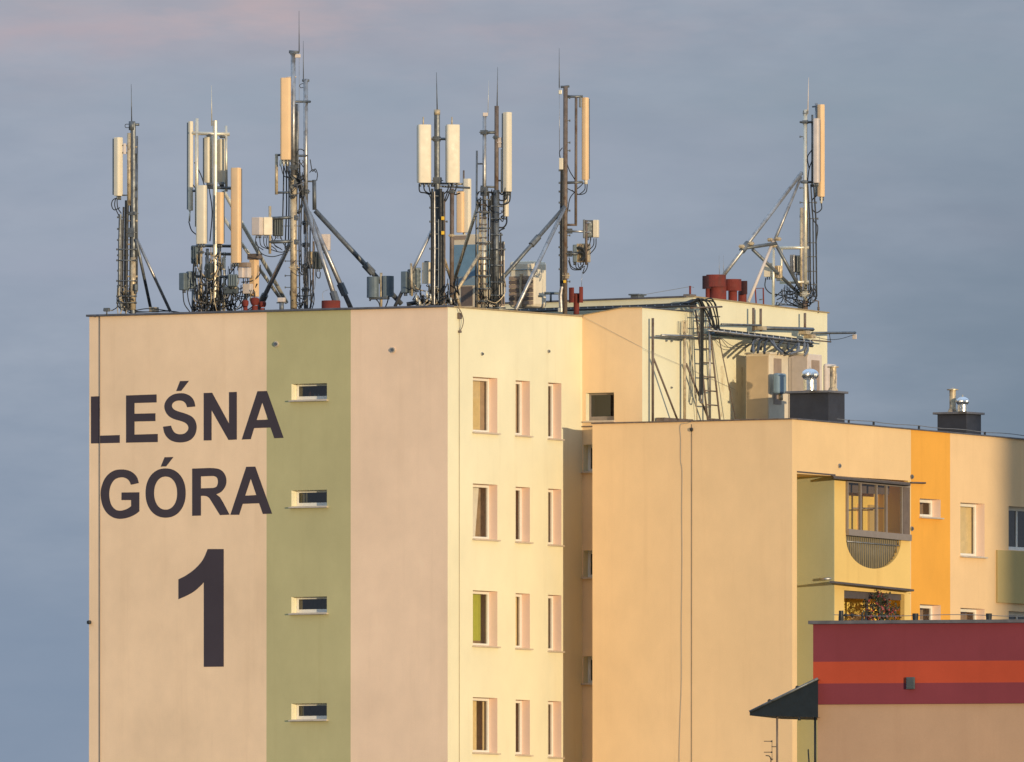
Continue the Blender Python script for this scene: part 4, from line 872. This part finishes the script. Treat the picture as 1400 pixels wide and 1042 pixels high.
# --- red chimney cowls: an H of pipes, or a drum on a stem
RG = 'red rotating chimney cowls on the roofs'
def cowl(label, drums, stems, d, group=RG, name='chimney_cowl'):
    x = sum(q[0] + q[2] for q in stems) / (2 * len(stems)); k = Kit(name, label, 'chimney cowl', x, stems[0][3], d, group)
    for x0, y0, x1, y1, phi, *mm in drums:
        c = k.p(((x0 + x1) / 2, y1)); h = (y1 - y0) * PX; w = (x1 - x0) * PX; t, f = face_tan(phi), face_dir(phi); mb = MB(); pts = []
        for i in range(13):
            a = math.pi * i / 12; pts.append(t * (-w / 2 * math.cos(a)) + f * (w * .42 * math.sin(a)))
        inner = [p * .9 for p in pts]
        mb.poly([c + p for p in pts] + [c + p for p in inner[::-1]], [], UP * h).build('hood', mm[0] if mm else 'red', k.root)
        MB().poly([c + p * .97 + UP * (h * .93) for p in pts], [], UP * .012).build('hood_top', 'red', k.root)
    for x0, y0, x1, y1 in stems:
        MB().lathe(k.p(((x0 + x1) / 2, y1 + 4, .1)), [((x1 - x0) / 2 * PX, 0), ((x1 - x0) / 2 * PX, (y1 + 4 - y0) * PX)], 16).build('stem', 'red', k.root)
    return k
k = cowl('red twin-hooded cowl on a stem beside the mast with the outrigger', [(777, 393, 787.5, 414, -60), (790.5, 392, 797.5, 414, 50)], [(784, 402, 792, 426)], 6.2); k.t('crossbar', [(778, 404, .1), (797, 404, .1)], 3.2, 'red')
cowl('large dark-flanked red cowl with a broad curved hood, at the lift house corner', [(959, 377, 977, 395, -62, 'dark_red'), (965, 375.5, 993, 392.5, 12)], [(970, 390, 993.5, 412), (964.5, 394, 972, 412)], 9.6)
cowl('middle red cowl of the three on the lift house, its hood tilted', [(990, 381.5, 1014, 398, 10)], [(995.5, 394, 1008, 412)], 9.9)
cowl('dark red cowl nearest the braced mast on the lift house', [(1009, 384, 1028, 403, -70, 'dark_red')], [(1009, 398, 1021, 413)], 10.3)
for x0, x1, y, lb in ((331, 340, 410, 'thin dull red flue under the crowded mast'), (342, 354.5, 406.5, 'red flared flue cap standing behind the crowded mast'), (353.5, 364, 412, 'red flared flue cap nearest the green stripe')):
    k = Kit('flue_cap', lb, 'flue', (x0 + x1) / 2, 426, 4.1, 'small red flues on the gable roof'); r = (x1 - x0) / 2 * PX
    MB().lathe(k.p(((x0 + x1) / 2, 430)), [(r * .68, 0), (r * .68, (426 - y) * PX * .62)], 14).build('stem', 'red', k.root)
    h0 = (430 - y) * PX; MB().lathe(k.p(((x0 + x1) / 2, 430)), [(r * .70, h0 * .55), (r, h0 * .72), (r, h0 * .92), (r * .6, h0)], 14).build('rim', 'red', k.root)
k = Kit('roof_vent', 'short red rod vent on a flat base at the lift house corner', 'vent', 943.5, 405, 8.9); k.t('pipe', [(943.5, 407), (943.5, 391)], 1.5, 'red'); k.b('base', 937, 402.5, 949, 406, .3, 'rusty', -31); k.t('wire', [(880, 403, -.5), (943, 392, 0), (949, 393, 0)], .35, 'cable_grey')
k = Kit('roof_vent', 'low dark box vent on the lift house roof', 'vent', 871, 408, 8.4); k.b('vent_body', 865, 404, 878, 409, .3, 'galv_dark', -31); k.b('cap', 863, 402, 880, 404.2, .4, 'galv_dark', -31)
k = Kit('roof_rail', 'short dark blue rail at the edge of the lift house roof', 'rail', 755, 412, 7.0); k.t('bar', [(744, 401), (770, 401)], 1.9, 'box_grey'); k.t('post', [(753, 413), (753, 401)], 1.5, 'box_grey'); k.t('post', [(768, 413), (768, 401)], 1.5, 'box_grey')

# --- equipment cabinets on the main roof
def cab(label, x0, xc, x1, yt, yb, d, mat, name='equipment_cabinet', group=None, bev=.02):
    c = at(xc, yb, d); k = Kit(name, label, 'cabinet', xc, yb, d, group); XA = onY(x0, yb, c.y).x; YBk = onX(x1, yb, c.x).y; z1 = at(xc, yt, d).z
    k.body = MB().box((XA, c.y, c.z), (c.x, YBk, z1)).build('cabinet_body', mat, k.root, bev); k.c0 = c; k.XA, k.YB, k.z1 = XA, YBk, z1
    return k
def onface(k, name, f0, f1, g0, g1, mat, side, proud=.012, par=None):     # a thin plate on the cabinet's gable-side ('Y') or sun-side ('X') face
    z0, z1 = k.c0.z, k.z1; h = z1 - z0
    if side == 'Y': lo, hi = (k.XA + (k.c0.x - k.XA) * f0, k.c0.y - proud, z0 + h * g0), (k.XA + (k.c0.x - k.XA) * f1, k.c0.y + .02, z0 + h * g1)
    else: lo, hi = (k.c0.x - .02, k.c0.y + (k.YB - k.c0.y) * f0, z0 + h * g0), (k.c0.x + proud, k.c0.y + (k.YB - k.c0.y) * f1, z0 + h * g1)
    return MB().box(lo, hi).build(name, mat, par or k.body, .004)
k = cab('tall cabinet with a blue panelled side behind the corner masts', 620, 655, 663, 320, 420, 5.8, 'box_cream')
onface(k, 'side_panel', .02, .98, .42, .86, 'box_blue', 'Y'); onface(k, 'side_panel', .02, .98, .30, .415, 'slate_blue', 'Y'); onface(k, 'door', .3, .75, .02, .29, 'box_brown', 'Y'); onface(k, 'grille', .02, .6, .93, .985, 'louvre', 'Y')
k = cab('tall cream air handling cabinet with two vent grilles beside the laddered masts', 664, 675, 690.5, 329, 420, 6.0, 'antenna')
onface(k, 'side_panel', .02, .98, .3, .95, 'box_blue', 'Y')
for g0, g1 in ((.78, .97), (.52, .72)): onface(k, 'grille', .12, .9, g0, g1, 'louvre', 'X')
onface(k, 'hatch', .3, .7, .70, .77, 'white', 'X', .016); onface(k, 'hatch', .2, .95, .03, .17, 'louvre', 'X')
k = cab('white rounded air conditioner with brown louvred side, between the laddered and outrigger masts', 695, 730, 748.5, 356, 420, 7.0, 'antenna', 'air_conditioner', None, .09)
lv = MB(); n = 7
for i in range(n):
    g = .06 + .62 * i / n; h = (k.z1 - k.c0.z); lv.box((k.XA + .03, k.c0.y - .03, k.c0.z + h * g), (k.XA + (k.c0.x - k.XA) * .97, k.c0.y + .01, k.c0.z + h * (g + .075)), i % 2)
lv.build('louvre', ['louvre', 'box_brown'], k.body); onface(k, 'trim_band', .0, 1, .80, .815, 'slate_blue', 'Y', .02); onface(k, 'nameplate', .3, .6, .22, .26, 'box_dark', 'X')
onface(k, 'service_post', .48, .56, .0, .72, 'warm', 'Y', .06)

# --- cabinets on the wing roof against the lift house
k = cab('tall beige street-type cabinet, fully seen, beside the ladder on the wing roof', 1019.5, 1052, 1078, 482.5, 582, 8.05, 'box_cream')
onface(k, 'lid', -.03, 1.03, .985, 1.012, 'box_cream', 'Y', .03); onface(k, 'door', .05, .95, .03, .96, 'louvre', 'Y', .014).data.materials[0] = solid('tan_cabinet_door', (.60, .44, .27), .5, 0, .06, 3)
onface(k, 'side_door', .22, .62, .30, .93, 'louvre', 'X'); onface(k, 'lid', -.03, 1.03, .985, 1.010, 'box_cream', 'X', .03)
q = k
k = cab('beige cabinet behind the chimney with the turbine vent on the wing roof', 1077.5, 1104.5, 1124, 484, 582, 9.7, 'box_pink'); onface(k, 'lid', -.04, 1.04, .985, 1.012, 'box_cream', 'Y', .03); onface(k, 'side_door', .25, .8, .2, .92, 'louvre', 'X'); onface(k, 'door', .18, .98, .05, .95, 'box_pink', 'Y', .012)
k = cab('pale rounded cabinet half hidden behind the chimney flue', 1124.5, 1130, 1145, 497, 582, 10.6, 'box_pink', 'equipment_cabinet', None, .08); onface(k, 'side_door', .3, .9, .1, .85, 'box_pink', 'X', .02)
k = cab('slate blue wall box fixed beside the fully seen beige cabinet', 1056, 1064, 1076, 510, 538, 7.75, 'slate_blue', 'junction_box', None, .05); MB().tube([k.c0 + V((-.1, .3, 0)), k.c0 + V((-.1, .3, -.16))], .06, 8).build('cable_gland', 'warm', k.root); 

# --- ladder, trays and supports on the lift house wall (all in planes a little in front of that wall)
def W(x, y, o=.3): return onX(x, y, X3 + o)
def wt(name, pts, rpx, mat, par, o=.3, n=8): return tube(name, [W(q[0], q[1], q[2] if len(q) > 2 else o) for q in pts], rpx * PX, mat, par, n=n)
t = thing('ladder', 'steel ladder leaning from the wing roof up to the lift house edge', 'ladder', W(976, 578, .45))
def LP(f, s_): return W(951 + 17 * f, 424 + 154 * f, .12 + .35 * f) + V((0, s_ * .62, 0))
for s_ in (0, 1): tube('rail', [LP(0, s_), LP(1, s_)], .026, 'rusty', t)
for i in range(8): f = .09 + i * .125; tube('rung', [LP(f, 0), LP(f, 1)], .018, 'rusty', t)
t = thing('support_frame', 'post and diagonal brace with long arms at the stair head corner', 'support frame', W(892, 578, .16))
wt('post', [(892.5, 578), (892.5, 435)], 2.1, 'rusty', t, .16, 4); wt('brace', [(893.5, 490, .16), (927, 576, .3)], 1.4, 'rusty', t); wt('arm', [(893, 460.5, .18), (986, 463, .22)], 1.4, 'galv_dark', t); wt('arm', [(904, 458.5, .24), (946, 459.5, .24)], 1.6, 'galv', t); wt('arm', [(893, 461, .14), (937, 465, .14)], 1.0, 'galv_dark', t)
MB().box(W(897, 577, .06), W(948, 573.5, .3)).build('foot_rail', 'rusty', t)
t = thing('support_frame', 'pale post with a small loop aerial and a diagonal brace next to the ladder', 'support frame', W(936, 578, .18))
wt('post', [(936, 578), (936, 455)], 2.4, 'warm', t, .18, 4); wt('post_top', [(936, 470), (936, 440)], 1.3, 'warm', t, .18); wt('brace', [(938, 497, .18), (970, 576, .35)], 1.5, 'rusty', t)
for x in (932.5, 935, 938.5): wt('aerial_loop', [(x, 455), (x - .4, 439), (x + 1.5, 438), (x + 1.7, 455)], .5, 'warm', t, .2, 6)
wt('cable', [(942, 466), (946, 490), (950, 530), (953, 576)], .5, 'warm', t, .1); wt('cable', [(939, 428), (941, 460), (947, 500), (950, 545)], .4, 'galv', t, .08)
t = thing('support_frame', 'steel column between the ladder rails carrying the cable arch', 'support frame', W(970, 578, .3))
wt('post', [(970.5, 578), (970, 424)], 2.0, 'galv', t, .3, 4); wt('stay', [(983, 462, .3), (1006.5, 577, .5)], .8, 'rusty', t); wt('cross_arm', [(944, 421, .6), (987, 419.5, .6)], 1.2, 'rusty', t)
t = thing('cable_run', 'thick black cable bundle arching over the lift house edge and down the ladder', 'cables', W(958, 420, .5))
for i in range(7):
    u = i / 6; tube('cable', curve([W(930 - 2 * u, 414 + 4 * u, -.3), W(944 + 3 * u, 414 - 4 * u, .3), W(955 + 7 * u, 408 + 3 * u, .45), W(961 + 16 * u, 411 + 8 * (1 - u) + 3 * math.sin(i * 2.3), .5), W(969 + 14 * u + 1.5 * math.sin(i * 1.7), 436, .5), W(976 + 9 * u, 449 + 3 * u, .45), W(995 + 8 * u, 453 + 1.2 * i, .4)], 6), .020, 'cable', t, n=6)
for i, x in enumerate((957, 959, 961)): tube('cable', curve([W(944, 414 + i, .2), W(954 + i, 412, .4), W(x + .6, 424, .45), W(x, 460, .45), W(x - .3, 520 - 6 * i, .45), W(x - 1.2, 548 - 4 * i, .45)], 5), .021, 'cable', t, n=6)
tube('cable', curve([W(958, 540, .45), W(957, 549, .45), W(960, 550, .45), W(961, 542, .45)], 5), .022, 'cable_grey', t, n=6)
for y in (432, 447): wt('bracket', [(953, y), (984, y + 1)], .9, 'rusty', t, .42, 6)
t = thing('cable_tray', 'long cable tray loaded with black cables across the lift house wall', 'cable tray', W(1040, 462, .4))
for dy, o in ((0, .65), (0, .15)): wt('side_rail', [(968, 451.5 + dy), (1112, 468.5 + dy)], 1.4, 'galv', t, o, 4)
wt('pale_plate', [(966, 456), (1048, 463.5)], 3.3, 'slate_blue', t, .2, 4); wt('side_rail', [(1040, 464), (1111, 473)], 2.2, 'galv_dark', t, .55, 4)
for i in range(17): x = 973 + i * 8.4; y = 451.5 + (x - 968) * .118; MB().tube([W(x, y, .15), W(x, y, .65)], .016, 6).build('rung', 'galv', t); wt('cable_tie', [(x, y - 3.4), (x + .6, y + 1.5)], .8, 'galv', t, .66, 6)
for i in range(7): wt('cable', [(978, 450 + .9 * i, .2 + .06 * i), (1040, 457.4 + .8 * i, .2 + .06 * i), (1110, 466 + .7 * i, .2 + .06 * i)], 1.3, 'cable', t, n=6)
for pts in ([(1042, 462), (1032, 466), (1027, 480)], [(1046, 463), (1038, 468), (1036, 482)], [(1050, 464), (1046, 470), (1045, 483)], [(1052, 464), (1058, 472), (1066, 480)], [(1056, 465), (1062, 476), (1070, 483)], [(1070, 467), (1064, 474), (1072, 482)], [(1090, 470), (1082, 478), (1074, 483)], [(1092, 470), (1090, 480), (1080, 484)], [(1078, 469), (1078, 478), (1088, 482)], [(1100, 470), (1098, 478), (1086, 482)], [(1104, 471), (1104, 480), (1100, 486)], [(1040, 462), (1030, 468), (1030, 482)]):
    tube('cable', curve([W(x, y, .5 + .9 * (y - 462) / 22) for x, y in pts], 6), .034, 'cable' if pts[0][0] % 4 else 'cable_grey', t, n=6)
for pts in ([(986, 462), (1002, 473), (1024, 472)], [(984, 461), (998, 476), (1020, 474), (1030, 466)]): tube('cable', curve([W(x, y, .3) for x, y in pts], 6), .009, 'cable_grey', t, n=5)
t = thing('pipe_rack', 'horizontal grey bars on short upright posts above the cable tray', 'pipe rack', W(1070, 450, .5))
wt('bar', [(986, 443.5), (1040, 445)], 1.5, 'galv_dark', t, .35); wt('bar', [(1043, 448.5), (1112, 450.5)], 2.6, 'galv_dark', t, .45, 4); wt('bar', [(1110, 455.5, .45), (1169.5, 454.8, .45)], 1.8, 'galv_dark', t, .45, 4); wt('bar', [(1110, 465), (1136, 467.5)], 1.0, 'rusty', t, .5)
for x, y0, y1 in ((1030, 421, 453), (1040, 422, 453), (1100.5, 428, 462)): wt('post', [(x, y0), (x, y1)], 2.1, 'rusty', t, .25, 4); wt('post', [(x, y1 + 10), (x, y1 + 26)], 2.0, 'galv_dark', t, .35, 4)
for x, y in ((1040, 449), (1100, 455), (1107, 460)): MB().box(W(x - 3, y + 3, .3), W(x + 3, y - 3, .55)).build('clamp', 'warm', t, .01)
tube('wire', curve([W(1109, 459, .45), W(1130, 464, .45), W(1148, 463.5, .45), W(1167, 458, .45)], 6), .008, 'cable', t, n=5); MB().box(W(1166, 464, .4), W(1170.5, 457, .52)).build('end_cap', 'box_pink', t, .01); wt('drop_wire', [(1134, 457), (1135.5, 467)], .5, 'cable', t, .45)
t = thing('cable_tray', 'low dark cable tray running along the foot of the lift house over the main roof', 'cable tray', onY(800, 424, YM - .3))
def TR(x, y, o=0): return onY(x, y, YM - .25 - o)
for o in (0, .4): tube('side_rail', [TR(690, 424.5 + o * 6, o), TR(952, 415.5 + o * 6, o)], .03, 'cable', t, n=4)
for i in range(6): tube('cable', [TR(680, 424.5 + .5 * i, .06 * i), TR(820, 420 + .5 * i, .06 * i), TR(950, 414.5 + .8 * i, .06 * i)], .026, 'cable', t, n=6)
for i in range(22): x = 700 + i * 11.5; MB().tube([TR(x, 424 - (x - 690) * .034, 0), TR(x, 426.5 - (x - 690) * .034, .4)], .018, 6).build('rung', 'galv_dark', t)
t = thing('whip_aerials', 'pair of hair-thin whip aerials rising behind the large red cowl', 'aerial', at(986, 376, 9.8))
for x in (983, 989): tube('whip', [at(x + .6, 380, 9.8), at(x, 349, 9.8)], .008, 'galv', t, .004, 5)

# ------------------------------------------------------------------ potted plant on the lower balcony
pc = P2(1201, 848, .06) 
t = thing('potted_plant', 'bushy red flowering plant in a pot on the lower balcony', 'plant', pc - UP * .45)
MB().lathe(pc - UP * .45, [(.22, 0), (.30, .3), (.31, .32)], 16).build('pot', 'rusty', t)
q = random.Random(12); lf, fl_ = MB(), MB(); stems = MB()
for i in range(56):
    a, h, rr = q.uniform(0, 6.28), q.uniform(.0, .62), q.uniform(.1, 1.0)
    tip = pc + V((.16 * rr * math.cos(a), .88 * rr * math.sin(a), h * (1.1 - .42 * rr * rr) + .02)); 
    if q.random() < .12: tip += UP * q.uniform(.1, .22)
    stems.tube([pc - UP * .14, pc.lerp(tip, .5) + UP * .05, tip], .007, 5)
    for j in range(13):
        c = tip + V((q.gauss(0, .06), q.gauss(0, .07), q.gauss(0, .06))); u = V((q.gauss(0, 1), q.gauss(0, 1), q.gauss(0, 1))).normalized(); v = u.orthogonal().normalized(); s_ = q.uniform(.025, .055)
        lf.quad([c - u * s_, c + v * s_ * .6, c + u * s_, c - v * s_ * .6], 1 if j % 6 == 0 else 0)
stems.build('stems', 'leaf', t); lf.build('foliage', ['leaf', 'flower'], t)

# ------------------------------------------------------------------ red-banded block in front
DR = -77.0
RB = thing('banded_building', 'nearer building end with wine red and orange bands over a tan rendered wall', 'building', V((at(1113, 900, DR).x, at(1113, 900, DR).y, 0)))
rt = (RT * math.cos(R(13)) - FW * math.sin(R(13))).normalized(); rn = V((rt.y, -rt.x, 0))      # along the face, and out of it
RO = at(1113, 900, DR)
def onR(x, y, out=0):
    r = ray(x, y); tt = (RO + rn * out - CAM).dot(rn) / r.dot(rn); return CAM + r * tt
def rbox(mb, x0, y0, x1, y1, o0, o1, mi=0):           # a block on the banded face between two photo corners, from depth o0 to o1 (outwards)
    a, b = onR(x0, y1), onR(x1, y0); w = (b - a).dot(rt); c = a + rt * w / 2; c.z = (a.z + b.z) / 2
    return mb.obox(c + rn * (o0 + o1) / 2, rt * w / 2, rn * (o1 - o0) / 2, UP * (b.z - a.z) / 2, mi)
LEN = 12.5
def rwall(y0, y1, x0, mi, mb, out=0):
    a, z1 = onR(x0, y1), onR(x0, y0).z; z0 = a.z if y1 < 1500 else 0; b = a + rt * LEN; dn = -rn * 11
    A, Bq = V((a.x, a.y, z0)) + rn * out, V((b.x, b.y, z0)) + rn * out; h = UP * (z1 - z0)
    mb.quad([A, Bq, Bq + h, A + h], mi); mb.quad([A + dn, A, A + h, A + dn + h], mi); mb.quad([Bq, Bq + dn, Bq + dn + h, Bq + h], mi); mb.quad([Bq + dn, A + dn, A + dn + h, Bq + dn + h], mi)
m = MB(); rwall(853, 905, 1112.5, 0, m, .06); rwall(905, 934.8, 1112.5, 1, m, .06); rwall(934.8, 963.3, 1112.5, 0, m, .06); rwall(963.3, 1600, 1118, 2, m)
a = onR(1112.5, 963.3); b = a + rt * LEN; m.quad([a, b, b + rn * .06, a + rn * .06], 0)
m.build('wall', ['wine', 'rust_orange', 'tan'], RB)
a = onR(1107, 853.5); h = UP * (onR(1107, 849).z - a.z); b = a + rt * (LEN + .2)
MB().hexa([a - rn * 11.1, b - rn * 11.1, b + rn * .16, a + rn * .16], [a - rn * 11.1 + h, b - rn * 11.1 + h, b + rn * .16 + h, a + rn * .16 + h]).build('roof', 'coping', RB)
vt = rbox(MB(), 1240.5, 926, 1252, 942.5, .06, .14).build('wall_vent', 'box_dark', RB, .01)
for i in range(4): rbox(MB(), 1241.8, 928.5 + i * 3.5, 1250.8, 930 + i * 3.5, .14, .155).build('louvre', 'box_dark', vt)
wh = lambda x: onR(x, 841 + (x - 1145) * .004, -.1)
tube('lightning_wire', [wh(x) + UP * .02 * math.sin(x * .03) for x in range(1140, 1500, 20)], .008, 'cable_grey', RB, n=5)
for x in (1150, 1251.5, 1352): 
    p = onR(x, 849, -.1); hh = .16 if x > 1200 else .22; MB().lathe(p, [(.055, 0), (.06, .03), (.05 if x < 1200 else .066, hh - .05), (.05 if x < 1200 else .066, hh)], 10).build('wire_stand', 'cable', RB)
for x in (1156, 1165): MB().lathe(onR(x, 843.5, -.1), [(.015, 0), (.04, .02), (.04, .05), (.015, .07)], 8).build('wire_clamp', 'cable', RB)
for x in (1179, 1183.5): MB().lathe(onR(x, 849, -.1), [(.03, 0), (.035, .03), (.012, .08), (.03, .12), (.012, .19)], 8).build('wire_clamp', 'cable', RB)
# lean-to roof on its flank with posts, on a lower terrace
a, b, c = onR(1025, 974.5, .3), onR(1118.5, 929, .3), onR(1118.5, 981, .3)
c = V((b.x, b.y, c.z)); e = a - UP * .06
lt = MB(); dn = -rn * 3.2
lt.quad([a, b, c, e]); lt.quad([a + dn, b + dn, c + dn, e + dn]); lt.quad([a, b, b + dn, a + dn]); lt.quad([e, c, c + dn, e + dn]); lt.quad([a, e, e + dn, a + dn])
lo = lt.build('lean_to_roof', 'leanto', RB)
MB().tube([a + rn * .02 + UP * .02, b + rn * .02 + UP * .02], .03, 6).build('verge', 'galv_dark', lo)
for px, py in ((1052, 958.5), (1090, 940)): MB().tube([onR(px, py, .34), onR(px, py, .0)], .045, 8).build('fixing', 'cable', lo)
MB().tube([onR(1093, 981, .3), onR(1093, 985, .3)], .03, 8).build('fixing', 'cable', lo)
zt = onR(1060, 1080).z
tp = onR(1062.5, 979, .2); tube('post', [tp, V((tp.x, tp.y, zt))], .022, 'rusty', RB)
tp = onR(1114.5, 979, .2); tube('post', [tp, V((tp.x, tp.y, zt))], .026, 'leanto', RB)
a = onR(1016, 1080, .6); b = onR(1120, 1080, .6)
MB().hexa([V((a.x, a.y, 0)), V((b.x, b.y, 0)), V((b.x, b.y, 0)) - rn * 5, V((a.x, a.y, 0)) - rn * 5], [a, b, b - rn * 5, a - rn * 5]).build('terrace', 'tan', RB)
t = thing('tv_aerial', 'thin television aerial with short elements beside the dark lean-to roof', 'aerial', V((*onR(1054, 1080, .1).xy, zt)))
tube('mast', [V((*onR(1054, 1080, .1).xy, zt)), onR(1054, 1036, .1)], .012, 'cable', t)
for y in (1013.5, 1028.5): tube('element', [onR(1044.5, y, .1), onR(1056, y, .1)], .009, 'cable', t, n=6); MB().lathe(onR(1055, y + 1, .1), [(.02, 0), (.02, .03)], 6).build('joint', 'cable', t)
tube('boom', curve([onR(1047, 1033, .1), onR(1052, 1034, .1), onR(1054, 1038, .1), onR(1057, 1038, .1)], 5), .010, 'cable', t); tube('bracket', [onR(1055, 1021, .1), onR(1062, 1021, .15)], .008, 'cable', t); tube('mast', [onR(1055.5, 1040, .1), onR(1055.5, 1012, .1)], .006, 'rusty', t)
t = thing('leaning_rod', 'thin dark rod leaning beneath the lean-to roof', 'rod', V((*onR(1107.5, 1080, .1).xy, zt))); tube('shaft', [V((*onR(1108.5, 1080, .1).xy, zt)), onR(1105, 1026, .1)], .016, 'cable', t); MB().lathe(onR(1105, 1026, .1), [(.02, 0), (.01, .03)], 6).build('tip', 'cable', t)

# ------------------------------------------------------------------ ground, neighbour that shades the far end of the wing, sun and sky
m = MB(); m.quad([(-6000, -6000, 0), (6000, -6000, 0), (6000, 6000, 0), (-6000, 6000, 0)])
gm = solid('dry_grass_ground', (.10, .09, .05), .95, 0, .35, .05); o = m.build('ground', gm); o['kind'] = 'structure'
SUN_AZ, SUN_EL = 28.0, 3.0                            # degrees from the sunlit wall's normal towards the gable wall's, and above the horizon
sd = V((math.cos(R(SUN_AZ)), -math.sin(R(SUN_AZ)), 0))
E = V((X2, onX(1368, 650, X2).y, 0)) + sd * 135; pw = V((-sd.y, sd.x, 0))
t = thing('tower_block', 'plain neighbouring tower block out toward the low sun', 'building', E)
m = MB(); hb = UP * 50; q4 = [E, E + pw * 22, E + pw * 22 + sd * 12, E + sd * 12]; m.hexa(q4, [p + hb for p in q4]); m.build('wall', 'rendered', t)
m = MB(); q5 = [p + hb for p in (E - pw * .2 - sd * .2, E + pw * 22.2 - sd * .2, E + pw * 22.2 + sd * 12.2, E - pw * .2 + sd * 12.2)]; m.hexa([p + UP * .002 for p in q5], [p + UP * .3 for p in q5]); m.build('roof', 'roofing', t)

sun = bpy.data.lights.new('sun', 'SUN'); sun.energy = 3.15; sun.angle = R(.53); sun.color = (1, .81, .53)
so = bpy.data.objects.new('sun', sun); col.objects.link(so)
dv = V((sd.x * math.cos(R(SUN_EL)), sd.y * math.cos(R(SUN_EL)), math.sin(R(SUN_EL))))
so.rotation_euler = (-dv).to_track_quat('-Z', 'Y').to_euler()

CLOUDS = [(400, 5, 120, 34, (.64, .455, .44), .75), (60, 55, 150, 22, (.53, .41, .44), .75), (690, 40, 130, 26, (.43, .39, .45), .45), (100, 0, 90, 18, (.46, .41, .44), .5),
          (760, 205, 420, 40, (.37, .38, .47), .45), (230, 345, 200, 35, (.38, .39, .50), .5), (1330, 310, 120, 30, (.30, .30, .38), .45), (560, 310, 460, 110, (.42, .465, .56), .6), (420, 150, 260, 40, (.33, .40, .48), .4), (0, 950, 420, 330, (.215, .285, .40), .85), (1520, 560, 420, 420, (.165, .225, .30), .9), (1250, 120, 260, 60, (.27, .34, .41), .5)]
w = bpy.data.worlds.new('World'); scene.world = w; w.use_nodes = True; nt = w.node_tree
bg = nt.nodes['Background']; sky = nd(nt, 'ShaderNodeTexSky'); sky.sky_type = 'NISHITA'; sky.sun_disc = False
sky.sun_elevation = R(SUN_EL); sky.sun_rotation = math.atan2(sd.x, sd.y); sky.air_density = 1.0; sky.dust_density = 1.0; sky.ozone_density = 1.0
SKYS = .15
bg.inputs[1].default_value = SKYS; sky.ozone_density = 3.0; sky.dust_density = .6
tc = nd(nt, 'ShaderNodeTexCoord'); DIRV = tc.outputs['Generated']
def dotv(v):
    n = nd(nt, 'ShaderNodeVectorMath', operation='DOT_PRODUCT'); nt.links.new(DIRV, n.inputs[0]); n.inputs[1].default_value = v; return n.outputs['Value']
def wnoise(sc, loc, det=5, rough=.55):
    mp = nd(nt, 'ShaderNodeMapping'); mp.inputs['Scale'].default_value = sc; mp.inputs['Location'].default_value = loc
    nt.links.new(DIRV, mp.inputs['Vector']); return noise(nt, mp.outputs[0], 1, det, rough)
# thin high cloud over the half of the sky away from the sun: soft banks, each with its own direction, width and tint
u0, v0 = dotv(RT), dotv(UP)
n1 = wnoise((75, 75, 260), (3, 1, 2)); n2 = wnoise((200, 200, 620), (7, 4, 1)); n3 = wnoise((75, 75, 260), (11, 8, 5))
n4 = wnoise((130, 130, 520), (5, 2, 9), 6, .6)
u0 = mul(nt, u0, mul(nt, mul(nt, n1, .5, 'SUBTRACT'), .022), 'ADD'); v0 = mul(nt, v0, mul(nt, mul(nt, n3, .5, 'SUBTRACT'), .006), 'ADD')
c = mixc(nt, ramp(nt, n2, .3, .7, 0, 1), (.305, .362, .455), (.385, .437, .525))
for (x, y, rx, ry, tint, amt) in CLOUDS:
    r = ray(x, y).normalized(); cu, cv = r.dot(RT), r.dot(UP)
    du = mul(nt, mul(nt, u0, cu, 'SUBTRACT'), FPX / rx); dv_ = mul(nt, mul(nt, v0, cv, 'SUBTRACT'), FPX / ry)
    d2 = mul(nt, mul(nt, du, 2, 'POWER'), mul(nt, dv_, 2, 'POWER'), 'ADD')
    f = mul(nt, mul(nt, 1.0, mul(nt, 1.0, d2, 'ADD'), 'DIVIDE'), amt)
    c = mixc(nt, f, c, tint)
r = ray(350, 25).normalized(); du = mul(nt, mul(nt, u0, r.dot(RT), 'SUBTRACT'), FPX / 330); dv_ = mul(nt, mul(nt, v0, r.dot(UP), 'SUBTRACT'), FPX / 45)
f = mul(nt, mul(nt, 1.0, mul(nt, 1.0, mul(nt, mul(nt, du, 2, 'POWER'), mul(nt, dv_, 2, 'POWER'), 'ADD'), 'ADD'), 'DIVIDE'), ramp(nt, n4, .47, .68, 0, .42))
c = mixc(nt, f, c, (.60, .44, .45))
k_ = nd(nt, 'ShaderNodeVectorMath', operation='SCALE'); nt.links.new(c, k_.inputs[0]); c = mixc(nt, ramp(nt, dotv(UP), .07, .45, 0, 1), c, (.58, .78, 1.05)); nt.links.new(c, k_.inputs[0]); k_.inputs['Scale'].default_value = 1 / SKYS  # unseen overhead sky raised and tinted blue, added as fill for shaded walls
away = ramp(nt, dotv(sd), .2, .95, .97, .25)
fin = mixc(nt, away, sky.outputs[0], k_.outputs[0])
nt.links.new(fin, bg.inputs[0])

# ------------------------------------------------------------------ camera and view
cd = bpy.data.cameras.new('camera'); cd.sensor_width = 36; cd.lens = 36 * FPX / 1400; cd.clip_start = 1; cd.clip_end = 12000
co = bpy.data.objects.new('camera', cd); col.objects.link(co); co.location = CAM
co.rotation_euler = FP.to_track_quat('-Z', 'Y').to_euler(); scene.camera = co
vs = scene.view_settings; vs.view_transform = 'Standard'; vs.look = 'None'; vs.exposure = 0; vs.gamma = 1
